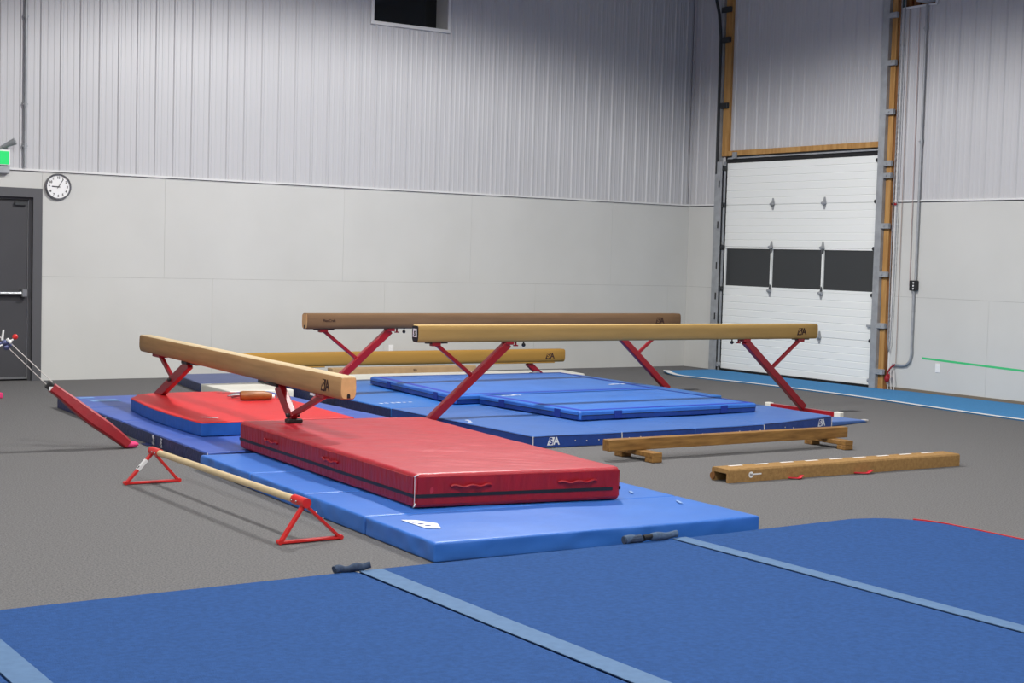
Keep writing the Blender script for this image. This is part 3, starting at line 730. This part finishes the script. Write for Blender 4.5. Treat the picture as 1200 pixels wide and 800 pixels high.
# E: blue mat with emblem along the aisle, panels side by side
tE = thing('folding_mat', 'blue mat carrying white S/A emblems on its side, behind the low timber beam', 'mat', (-5.9, -6.1, 0))
Eq = [[(-7.84, -7.36), (-6.925, -7.385), (-6.905, -4.985), (-7.87, -4.985)],
      [(-6.92, -7.385), (-6.09, -7.39), (-6.06, -4.985), (-6.90, -4.985)],
      [(-6.085, -7.39), (-5.255, -7.385), (-5.215, -4.985), (-6.055, -4.985)],
      [(-5.25, -7.385), (-4.10, -7.12), (-3.86, -5.0), (-5.21, -4.985)]]
for i, q in enumerate(Eq):
    slab(q, .001, .107, .010, 20, 40, 3, soft(.004, 2.5, i*3+11, .004), tops=(0, .012, 0, 0) if i == 3 else None).build('mat_panel', m_midblue, tE, smooth=True)
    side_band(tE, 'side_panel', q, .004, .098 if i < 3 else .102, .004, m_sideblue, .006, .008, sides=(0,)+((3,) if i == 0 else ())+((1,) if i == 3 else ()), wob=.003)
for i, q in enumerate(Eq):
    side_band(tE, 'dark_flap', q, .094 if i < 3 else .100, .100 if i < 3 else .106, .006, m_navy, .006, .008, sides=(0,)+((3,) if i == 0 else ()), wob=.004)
def face_M(q, i, f, z, proud): 
    c, d, n_ = on_edge(q, i, f, z, proud); return frame(c, d, (0, 0, 1))
logo_SA(tE, face_M(Eq[0], 0, .22, .056, .0052), .068, m_logowhite, m_logoblue)
logo_SA(tE, face_M(Eq[3], 0, .84, .060, .0052), .070, m_logowhite, m_logoblue)
for i, fs in ((0, (.47, .6, .74)), (1, (.1, .25, .42, .6, .78, .93)), (2, (.1, .22, .36, .5, .64, .8, .95)), (3, (.3, .42))):
    for f in fs:
        c, d, n_ = on_edge(Eq[i], 0, f, .045+random.uniform(-.008, .012), .005); MB().ball(c, .006, (1, .5, 1)).build('stud', m_thread, tE)
for i, k in ((0, 0), (1, 0), (3, 0), (3, 1)):
    c, d, n_ = on_edge(Eq[i], 0, k, .05, .006)
    MB().tube([c+Vector((0, 0, -.04)), c+Vector((.002, 0, 0)), c+Vector((0, 0, .052))], .004, 6).build('corner_stitching', m_thread, tE)
marks(tE, 'chalk_scuff', -7.75, -6.2, .108, 1.2, m_logowhite, 4, .04, .05)

# H: brighter blue mat behind E
tH = thing('folding_mat', 'bright blue mat behind the emblem mat, under the rear high beam', 'mat', (-5.7, -3.5, 0))
H = [(-7.87, -4.965), (-3.62, -4.965), (-3.50, -1.99), (-7.80, -1.99)]
for a, b in ((0, .5), (.5, 1)):
    slab(sub(H, 0, 1, a+.0015, b-.0015), .001, .107, .012, 40, 20, 3, soft(.004, 2, a*9+4, .004)).build('mat_panel', m_skyblue, tH, smooth=True)
side_band(tH, 'side_panel', H, .004, .095, .004, m_navy, .006, .008, sides=(3,), wob=.002)
marks(tH, 'printed_mark', -7.55, -4.55, .109, .1, m_logowhite, 6, .05, .07)
# white and dull blue mats by the wall
J = [(-8.60, -1.94), (-6.92, -1.94), (-6.92, -.76), (-8.42, -.74)]
tJ = thing('thin_mat', 'dull blue mat by the long wall behind the red-topped mat', 'mat', (-7.8, -1.4, 0))
slab(J, .001, .105, .012, 20, 20, 3, soft(.003, 2, 4)).build('mat_cover', m_bluegrey, tJ, smooth=True); side_band(tJ, 'side_panel', J, .004, .095, .004, m_navy, .006, .008, sides=(3, 0))
K = [(-8.66, -2.90), (-7.92, -2.90), (-7.88, -1.99), (-8.62, -1.99)]
tK = thing('thin_mat', 'white mat just behind the red-topped mat, partly under the end-on high beam', 'mat', (-8.2, -2.4, 0))
slab(K, .001, .104, .012, 14, 14, 3, soft(.003, 2, 8)).build('mat_cover', m_whitemat, tK, smooth=True)
I_ = [(-6.86, -1.95), (-3.32, -1.95), (-3.20, -1.27), (-6.86, -1.27)]
tI = thing('thin_mat', 'long white mat under the low golden beam near the wall', 'mat', (-5, -1.6, 0))
slab(I_, .001, .104, .012, 30, 10, 3, soft(.003, 2, 9)).build('mat_cover', m_whitemat, tI, smooth=True)

# G1, G2: padded blue landing mats on top
def pad(q, z0, z1, lab, org, seed):
    t = thing('landing_pad', lab, 'mat', org)
    slab(q, z0, z1, .024, 50, 50, 5, soft(.004, 2.0, seed, .004)).build('mat_cover', m_padblue, t, smooth=True)
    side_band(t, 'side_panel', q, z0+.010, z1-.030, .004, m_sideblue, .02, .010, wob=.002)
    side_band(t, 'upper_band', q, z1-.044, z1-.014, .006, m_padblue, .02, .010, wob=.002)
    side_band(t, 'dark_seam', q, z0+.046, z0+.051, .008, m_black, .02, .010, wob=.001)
    # piping bands round the top
    zf = z1+.0035
    mb = MB(); bm = mb.bm
    a = sub(q, .012, .988, .012, .988); b = sub(q, .035, .965, .04, .96); N = 30
    for i in range(4):
        p0, p1, r0, r1 = a[i], a[(i+1) % 4], b[i], b[(i+1) % 4]; L0 = []; L1 = []
        for k in range(N+1):
            c = lerp(p0, p1, k/N); e = lerp(r0, r1, k/N)
            L0.append(bm.verts.new((c[0], c[1], zf-.0025))); L1.append(bm.verts.new((e[0], e[1], zf+.001)))
        for k in range(N): bm.faces.new((L0[k], L0[k+1], L1[k+1], L1[k]))
    mb.build('top_border', m_piping, t)
    # sling corners
    for i, f in ((3, .25), (3, .8), (0, .2), (0, .8)):
        c, d, n_ = on_edge(q, i, f, (z0+z1)/2, .008); MB().box(c-Vector((.05, .05, .035)), c+Vector((.05, .05, .035)), rot=None) if False else None
        MB().bar(c-d*.045, c+d*.045, .075, .008, upv=tuple(n_), bev=.002).build('velcro_patch', m_patch, t)
    return t
G1 = [(-6.80, -6.60), (-4.56, -6.54), (-4.50, -4.94), (-6.86, -4.96)]
G2 = [(-7.12, -4.93), (-4.47, -4.91), (-4.25, -2.72), (-6.86, -2.66)]
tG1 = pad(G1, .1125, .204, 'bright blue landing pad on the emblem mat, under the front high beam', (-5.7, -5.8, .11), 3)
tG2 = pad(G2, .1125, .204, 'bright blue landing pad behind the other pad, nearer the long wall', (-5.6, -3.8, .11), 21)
marks(tG1, 'printed_mark', -6.55, -5.12, .207, .1, m_logowhite, 5, .05, .05)
marks(tG2, 'printed_mark', -4.62, -4.35, .207, .1, m_logowhite, 4, .06, .06)
# thin blue corner poking out beyond the emblem mat
T_ = [(-4.02, -7.09), (-3.36, -6.90), (-3.42, -6.56), (-3.90, -6.56)]
tT = thing('thin_mat', 'thin blue mat corner poking out beside the white-capped foot bar', 'mat', (-3.7, -6.8, 0))
T_ = [(-4.04, -7.07), (-3.36, -6.90), (-3.40, -6.55), (-3.98, -6.55)]
slab(T_, .001, .052, .010, 14, 10, 2, None, tops=(0, -.03, -.03, 0)).build('mat_cover', m_midblue, tT, smooth=True)
MB().box((-3.40, -6.91, .016), (-3.35, -6.86, .028)).build('corner_tag', m_thread, tT)

# ------------------------------------------------------------------ balance beams
def beam_profile():
    return [(-.046, 0), (-.053, -.005), (-.059, -.016), (-.061, -.050), (-.062, -.08), (-.061, -.115), (-.056, -.140), (-.047, -.155), (-.038, -.16),
            (.038, -.16), (.047, -.155), (.056, -.140), (.061, -.115), (.062, -.08), (.061, -.050), (.059, -.016), (.053, -.005), (.046, 0)]
def body(t, L, m, ztop, endm, r=.012, notch=True, topm=None):
    mb = MB(); bm = mb.bm; P = beam_profile(); st = [(-L/2, .90), (-L/2+.004, .95), (-L/2+r, 1)]+[(-L/2+r+(L-2*r)*k/20, 1) for k in range(1, 20)]+[(L/2-r, 1), (L/2-.004, .95), (L/2, .90)]
    R_ = []
    for x, s in st: R_.append([bm.verts.new((x, y*s, ztop-.08+(z+.08)*s)) for y, z in P])
    n = len(P)
    mt = MB(); tops_ = (n-1, 0, n-2)
    T_ = [[mt.bm.verts.new(v.co) for v in r_] for r_ in R_]
    for i in range(len(st)-1):
        for k in range(n):
            if k in tops_: mt.bm.faces.new((T_[i][k], T_[i][(k+1) % n], T_[i+1][(k+1) % n], T_[i+1][k]))
            else: bm.faces.new((R_[i][k], R_[i][(k+1) % n], R_[i+1][(k+1) % n], R_[i+1][k]))
    bm.faces.new(R_[0][::-1]); bm.faces.new(R_[-1])
    b = mb.build('beam_body', m, t, smooth=True, local=True)
    for v in [v for v in mt.bm.verts if not v.link_faces]: mt.bm.verts.remove(v)
    mt.build('chalked_top', topm or m, t, smooth=True, local=True)
    for s in (-1, 1):
        x = s*L/2
        q = MB().prism([(x, y*.89, ztop-.08+(z+.08)*.89) for y, z in P], (s*.003, 0, 0)).build('end_face', endm[0 if s < 0 else 1], t, local=True)
        if notch and endm[0 if s < 0 else 1] is not m_black:
            MB().prism([(x+s*.0032, yy, ztop+zz) for yy, zz in ((-.012, -.150), (.012, -.150), (.012, -.128), (.006, -.118), (-.006, -.118), (-.012, -.128))], (s*.001, 0, 0)).build('end_notch', m_black, q, local=True)
    return b
def knob(t, x, z, big=1):
    return MB().tube([(x, 0, z), (x, 0, z-.022)], .007, 8).ball((x, 0, z-.034), .016*big).build('clamp_knob', m_black, t, local=True)
def support(t, s, L, zb, foot_z=0.0, top_in=1.00, foot_in=.12, strut_in=.21, joinf=.42, bar=1.05, wid=.075, caps=m_whitemat, y_only=False, legm=m_redpaint, foot=True):
    """red leg + strut + foot bar at one end (s = -1 / 1)"""
    X = lambda d: s*(L/2-d)
    top = Vector((X(top_in), 0, zb-.02)); ft = Vector((X(foot_in), 0, foot_z+.055))
    MB().bar(top, ft, wid, .062, upv=(0, 1, 0), bev=.008).build('leg', legm, t, local=True)
    j = top.lerp(ft, joinf)
    MB().bar((X(strut_in), 0, zb-.012), j, .035, .030, upv=(0, 1, 0), bev=.005).build('strut', legm, t, local=True)
    MB().box((X(top_in)-.045, -.045, zb-.028), (X(top_in)+.045, .045, zb+.002), bev=.004).tube([(X(top_in+.09), 0, zb), (X(top_in+.09), 0, zb-.035)], .010, 8).box((X(top_in+.09)-.024, -.012, zb-.045), (X(top_in+.09)+.024, .012, zb-.033), bev=.003).box((X(strut_in)-.045, -.03, zb-.035), (X(strut_in)+.045, .03, zb+.002), bev=.004).build('bracket', legm, t, local=True)
    MB().box((X(strut_in)-.10, -.02, zb-.012), (X(strut_in)+.12, .02, zb+.001)).build('fixing_plate', m_black, t, local=True)
    if foot:
        fb = MB().bar((ft.x, -bar/2, foot_z+.030), (ft.x, bar/2, foot_z+.030), .055, .05, bev=.006).build('foot_bar', legm, t, local=True)
        for k in (-1, 1): MB().box((ft.x-.032, k*bar/2-.045, foot_z+.001), (ft.x+.032, k*bar/2+.045, foot_z+.062), bev=.008).build('foot_cap', caps, fb, local=True)
    knob(t, X(top_in+.18), zb, 1.15)
def side_logo(t, x, ztop, h, side=-1, bg=m_logodark, fg=m_logotan):
    logo_SA(t, frame((x, -.0626, ztop-.082), (1, 0, 0), (0, 0, 1)), h, bg, fg, local=True)

# front high beam
t = thing('balance_beam', 'high tan balance beam nearest the camera, black cap on one end', 'balance beam', (-5.68, -5.93, 0))
body(t, 4.98, m_beamtan, .965, (m_black, m_beamend), topm=mat('chalk_dusted_tan', rgb(184, 156, 108), .85, spec=.15, noise_amt=.06, noise_scale=6, stretch=(.4, 3, 3)))
MB().prism([(-2.494, y, .965-.08+z) for y, z in ((-.035, -.03), (.035, -.03), (.03, .045), (-.03, .045))], (-.003, 0, 0)).build('end_sticker', m_white, t, local=True)
MB().mesh(text_mesh('S', .06, .003)).xf(frame((-2.4985, 0, .885), (0, -1, 0), (0, 0, 1))).build('sticker_letter', m_black, t, local=True)
for s in (-1, 1): support(t, s, 4.98, .805)
side_logo(t, 2.24, .965, .075)
# rear high beam
t = thing('balance_beam', 'high brown balance beam farther back, in front of the plywood wall', 'balance beam', (-5.72, -3.72, 0), rotz=.030)
body(t, 5.04, m_beambrown, .968, (m_beamend, m_beambrown))
for s in (-1, 1): support(t, s, 5.04, .808, caps=m_black)
side_logo(t, 2.18, .968, .075, fg=m_beambrown)
MB().mesh(text_mesh('FlexiCraft', .036, .0006)).xf(frame((-2.27, -.0632, .895), (1, 0, 0), (0, 0, 1))).build('beam_lettering', m_logodark, t, local=True)
# beam seen end-on at the left, standing on the mats
a = Vector((-9.84, -3.60)); b = Vector((-10.17, -8.50)); c = (a+b)/2; d = b-a; LB = d.length
rz = math.atan2(d.y, d.x)
t = thing('balance_beam', 'medium-height balance beam pointing towards the camera over the red mats', 'balance beam', (c.x, c.y, 0), rotz=rz)
body(t, LB, m_beamworn, .75, (m_beamworn, m_beamend), topm=mat('chalk_dusted_suede', rgb(196, 176, 142), .85, spec=.15, noise_amt=.08, noise_scale=6, stretch=(.4, 3, 3)))

side_logo(t, LB/2-.27, .75, .085, fg=m_beamworn)
def leg_custom(t, s, L, zb, top_in, ft_in, ft_z, strut_in, j, wid=.09, on_mat=True):
    X = lambda d: s*(L/2-d)
    top = Vector((X(top_in), 0, zb-.015)); ft = Vector((X(ft_in), 0, ft_z+.02))
    MB().bar(top, ft, wid, .05, upv=(0, 1, 0), bev=.006).build('leg', m_redpaint, t, local=True)
    jj = top.lerp(ft, j)
    MB().bar((X(strut_in), 0, zb-.012), jj, .04, .032, upv=(0, 1, 0), bev=.005).build('strut', m_redpaint, t, local=True)
    MB().box((X(top_in)-.10, -.05, zb-.022), (X(top_in)+.06, .05, zb+.002), bev=.004).build('fixing_plate', m_black, t, local=True)
    MB().box((X(strut_in)-.13, -.045, zb-.022), (X(strut_in)+.09, .045, zb+.002), bev=.004).build('bracket', m_redpaint, t, local=True)
    MB().box((ft.x-.035, -.06, ft_z+.001), (ft.x+.035, .06, ft_z+.03), bev=.006).tube([(jj.x+s*.02, -.05, jj.z), (jj.x+s*.02, .05, jj.z)], .016, 10).build('foot', m_black, t, local=True)
leg_custom(t, 1, LB, .59, 1.32, 1.00, .322, .42, .86)
MB().box((LB/2-.56, -.055, .572), (LB/2-.48, -.046, .589)).build('sticker', m_white, t, local=True)
leg_custom(t, -1, LB, .59, 1.40, .28, .112, .52, .42)
MB().box((-.95, -.03, .575), (-.80, .03, .592)).build('fixing_plate', m_galvd, t, local=True)

# low golden beam by the wall
t = thing('balance_beam', 'low golden-tan balance beam behind the high beams, close to the wall', 'balance beam', (-6.25, -2.25, 0))
body(t, 4.70, m_beamgold, .455, (m_beamgold, m_beamgold))
side_logo(t, 2.35-.24, .455, .075, fg=m_beamgold)
MB().box((1.3, -.05, .283), (2.2, .05, .297), bev=.004).box((-1.9, -.05, .283), (-1.0, .05, .297), bev=.004).build('under_plate', m_beamgold, t, local=True)
for s in (-1, 1):
    xo = 1.82 if s > 0 else 1.50
    MB().bar((s*xo, 0, .285), (s*(xo+.21), 0, .125), .07, .055, upv=(0, 1, 0), bev=.006).build('leg', m_redpaint, t, local=True)
    fb = MB().bar((s*(xo+.19), -.20, .130), (s*(xo+.19), .20, .130), .05, .035, bev=.005).build('foot_bar', m_galvd, t, local=True)
    MB().tube([(s*(xo+.05), -.16, .150), (s*(xo+.05), -.10, .150)], .042, 18).build('roller_wheel', m_galv, t, smooth=True, local=True)

# low timber beam on two raised feet
t = thing('timber_beam', 'low plain timber beam on two short wooden cross feet, beside the blue mats', 'balance beam', (-6.43, -8.22, 0), rotz=-.004)
MB().box((-1.29, -.046, .080), (1.36, .046, .172), bev=.006, seg=2).build('beam_body', m_lowwood, t, local=True)
for x in (-.965, 1.17):
    f = MB().box((x-.05, -.25, .040), (x+.05, .25, .080), bev=.004).build('cross_foot', m_lowwood, t, local=True)
    for y in (-.20, .20): MB().box((x-.05, y-.05, .001), (x+.05, y+.05, .040), bev=.004).build('foot_block', m_lowwood, f, local=True)

# padded floor beam, hollow underneath
t = thing('floor_beam', 'tan padded floor beam lying on the carpet with white dashes on top', 'balance beam', (-6.37, -9.46, 0), rotz=-.022)
prof = [(-.095, .001), (-.095, .088), (-.085, .100), (.085, .100), (.095, .088), (.095, .001), (.070, .001), (.070, .068), (-.070, .068), (-.070, .001)]
mb = MB(); mb.prism([(-1.225, y, z) for y, z in prof], (2.45, 0, 0)); mb.build('beam_cover', m_floorbeam, t, local=True)
MB().box((-1.2, -.069, .06), (1.2, .069, .0675)).box((-1.0, -.068, .001), (-.99, .068, .06)).build('inner_board', m_black, t, local=True)
MB().tube([(-1.232, .082, .035), (-1.222, .082, .035)], .026, 14).build('end_ring', m_woodd, t, local=True)
for k in range(9):
    x = -1.03+k*.255
    MB().box((x-.062, .045, .0985), (x+.062, .070, .1015)).build('white_dash', m_white, t, local=True)
MB().tube([(-1.01, -.0955, .052), (-1.01, -.0965, .052)], .023, 20).box((-.99, -.0968, .050), (-.91, -.0955, .060)).build('round_badge', m_white, t, local=True)
MB().mesh(text_mesh('SA', .022, .0006)).xf(frame((-1.01, -.0972, .052), (1, 0, 0), (0, 0, 1))).build('badge_letters', m_logodark, t, local=True)
for x, L in ((-.60, .09), (.10, .13)):
    MB().bar((x-L/2, -.10, .012), (x+L*.2, -.15, .010), .03, .006, bev=0).bar((x+L*.2, -.15, .010), (x+L*.75, -.125, .026), .028, .006, bev=0).build('carry_strap', mat('strap_red', rgb(200, 30, 50), .6), t, local=True)

# floor beam lying against the wall
t = thing('floor_beam', 'beige floor beam lying at the foot of the long plywood wall', 'balance beam', (-5.05, -.20, 0))
MB().box((-1.08, -.075, .001), (1.12, .075, .095), bev=.012, seg=2).build('beam_cover', mat('beige_suede', rgb(188, 156, 116), .85, noise_amt=.08, noise_scale=10), t, local=True)
MB().mesh(text_mesh('S/A', .04, .001)).xf(frame((.15, -.0765, .05), (1, 0, 0), (0, 0, 1))).build('beam_lettering', m_logodark, t, local=True)

# low wooden bar on two triangular red feet
t = thing('floor_bar', 'low round wooden bar held by two red triangular frames on the grey carpet', 'bar', (-11.34, -9.1, 0))
bz = .222
MB().tube([(-11.337, -7.99, bz), (-11.325, -10.17, bz)], .021, 20).build('wooden_rail', m_barwood, t, smooth=True)
for y, xc, s in ((-7.905, -11.337, 1), (-10.225, -11.290, -1)):
    x0, x1 = (-11.53, -11.145) if s > 0 else (-11.475, -11.095)
    xm = -11.335 if s > 0 else -11.323
    yy = y
    MB().tube([(xm, yy+s*.03, bz), (xm, yy-s*.13, bz)], .027, 18).build('end_sleeve', m_redbar, t, smooth=True)
    mb = MB(); w = .026
    P = [(x0+.012, yy, .014), (xm-.012, yy, bz-.022), (xm+.012, yy, bz-.022), (x1-.012, yy, .014)]
    fr = MB().bar(P[0], P[1], .016, .036, upv=(0, 1, 0), bev=.003).bar(P[2], P[3], .016, .036, upv=(0, 1, 0), bev=.003).bar((x0, yy, .012), (x1, yy, .012), .034, .014, bev=.003).tube([(x0+.004, yy-.017, .014), (x0+.004, yy+.017, .014)], .013, 12).tube([(x1-.004, yy-.017, .014), (x1-.004, yy+.017, .014)], .013, 12).build('triangle_frame', m_redbar, t)
    for k in (0, 1): MB().ball((xm-.028, yy-s*(.05+.06*k), bz), .006).build('rivet', m_steel, t)
    if s > 0:
        a_, b_ = Vector(P[0]), Vector(P[1])
        MB().bar(a_.lerp(b_, .45), a_.lerp(b_, .80), .0185, .038, upv=(0, 1, 0), bev=0).build('label_sticker', m_white, fr)
        MB().bar(a_.lerp(b_, .48), a_.lerp(b_, .56), .0190, .020, upv=(0, 1, 0), bev=0).build('sticker_print', m_black, fr)
    else:
        a_, b_ = Vector(P[2]), Vector(P[3])
        for f in (.22, .42): MB().ball(a_.lerp(b_, f)+Vector((.010, -.01, .004)), .007).build('rivet', m_steel, fr)

# padded anchor post with tension cables, at the left
B0 = Vector((-10.885, -6.115, .03)); B1 = Vector((-11.455, -5.995, .487)); dd = (B1-B0)
t = thing('anchor_post', 'slanting red padded cable anchor with black buckle end and pink foot', 'anchor post', (B0.x, B0.y, 0))
mb = MB(); bm = mb.bm; n = 14; ax = dd.normalized(); sx = Vector((0, 1, 0)); sx = (sx-ax*sx.dot(ax)).normalized(); sy = ax.cross(sx)
rings = []
for i in range(n+1):
    f = i/n; w = .052+.022*math.sin(math.pi*min(1, f*1.1)); h = .036+.016*math.sin(math.pi*min(1, f*1.15)); c = B0+dd*f+Vector((0, 0, .004*math.sin(f*9)))
    rings.append([bm.verts.new(c+sx*w*a+sy*h*b) for a, b in ((-1, -.7), (-.8, -1), (.8, -1), (1, -.7), (1, .7), (.8, 1), (-.8, 1), (-1, .7))])
for i in range(n):
    for k in range(8): bm.faces.new((rings[i][k], rings[i][(k+1) % 8], rings[i+1][(k+1) % 8], rings[i+1][k]))
bm.faces.new(rings[0][::-1]); bm.faces.new(rings[-1])
mb.build('padded_sleeve', m_redpad, t)
MB().bar(B0-ax*.015, B0+ax*.03, .07, .045, bev=.01).ball((-10.865, -6.12, .030), .045, (1.5, 1, .62)).build('pink_foot', m_pink, t)
e0 = B0+dd*.97
MB().bar(e0, e0+ax*.07, .085, .06, bev=.008).build('buckle_end', m_black, t)
MB().box(e0+ax*.04+Vector((-.02, -.05, -.03)), e0+ax*.04+Vector((.02, -.044, .0))).build('buckle_label', m_white, t)
B2 = Vector((-11.795, -5.915, .835))
up_ = Vector((.03, 0, .034))
for o_ in (0, 1):
    MB().tube([e0+ax*.05+up_*(o_*1.0)-Vector((0, 0, .01)), B2+up_*(o_*.8-.2)], .0032, 6).build('tension_cable', m_rope, t)
MB().tube([B2+Vector((0, 0, .01)), B2+Vector((-.62, .13, .62))], .004, 6).build('tension_cable', m_rope, t)
tb_ = MB().ball(B2, .030, (1.0, 1, .8)).ball(B2+Vector((.012, 0, -.035)), .024).tube([B2+Vector((-.06, 0, .0)), B2+Vector((.05, 0, -.02))], .014, 8).build('turnbuckle', mat('blue_grey_metal', rgb(96, 102, 140), .35, metal=.6), t, smooth=True)
MB().tube([B2+Vector((-.02, 0, .02)), B2+Vector((-.01, 0, .10))], [.010, .007], 8).tube([B2+Vector((-.05, -.01, -.03)), B2+Vector((.06, -.01, .025))], .007, 8).tube([B2+Vector((.01, -.02, .03)), B2+Vector((.04, -.02, -.0))], .012, 8).build('cable_tail', m_white, t)
MB().ball(B2+Vector((.078, 0, .045)), .022).build('red_knob', m_redbar, t, smooth=True)
# second anchor: only its pink foot reaches into view
t = tag(MB().box((-10.95, -1.95, .001), (-10.745, -1.86, .06), bev=.015, seg=2).build('foam_foot', m_pink, origin=(-10.8, -1.9, 0)), 'small pink foam foot on the carpet in front of the grey door', 'foam pad')

# hand tool on the red-topped mat
t = thing('hand_tool', 'brown-handled silver hand tool lying on the red-topped mat', 'tool', (-9.18, -4.8, .222))
def pt(x, y, z=.03): return (x, y, .222+z)
MB().tube([pt(-9.42, -4.93, .045), pt(-9.40, -4.935, .045), pt(-9.20, -4.96, .043), pt(-9.13, -4.97, .036)], [.038, .044, .042, .030], 16).build('grip', m_leather, t, smooth=True)
MB().tube([pt(-9.125, -4.94, .028), pt(-9.09, -4.945, .028)], .020, 12).build('end_cap', m_white, t)
MB().tube([pt(-9.44, -4.68, .02), pt(-9.36, -4.70, .028), pt(-9.05, -4.76, .03)], [.006, .016, .012], 10).tube([pt(-9.40, -4.68, .02), pt(-9.33, -4.69, .03)], .02, 10).build('steel_head', m_steel, t, smooth=True)
MB().tube([pt(-9.05, -4.76, .028), pt(-9.01, -4.90, .024), pt(-9.06, -4.94, .02)], .008, 8).build('hinge_arm', m_steel, t, smooth=True)
MB().bar(pt(-9.10, -4.66, .012), pt(-8.97, -4.68, .012), .03, .015).build('black_tip', m_black, t)

for o in S.objects:
    if '_org' in o: del o['_org']
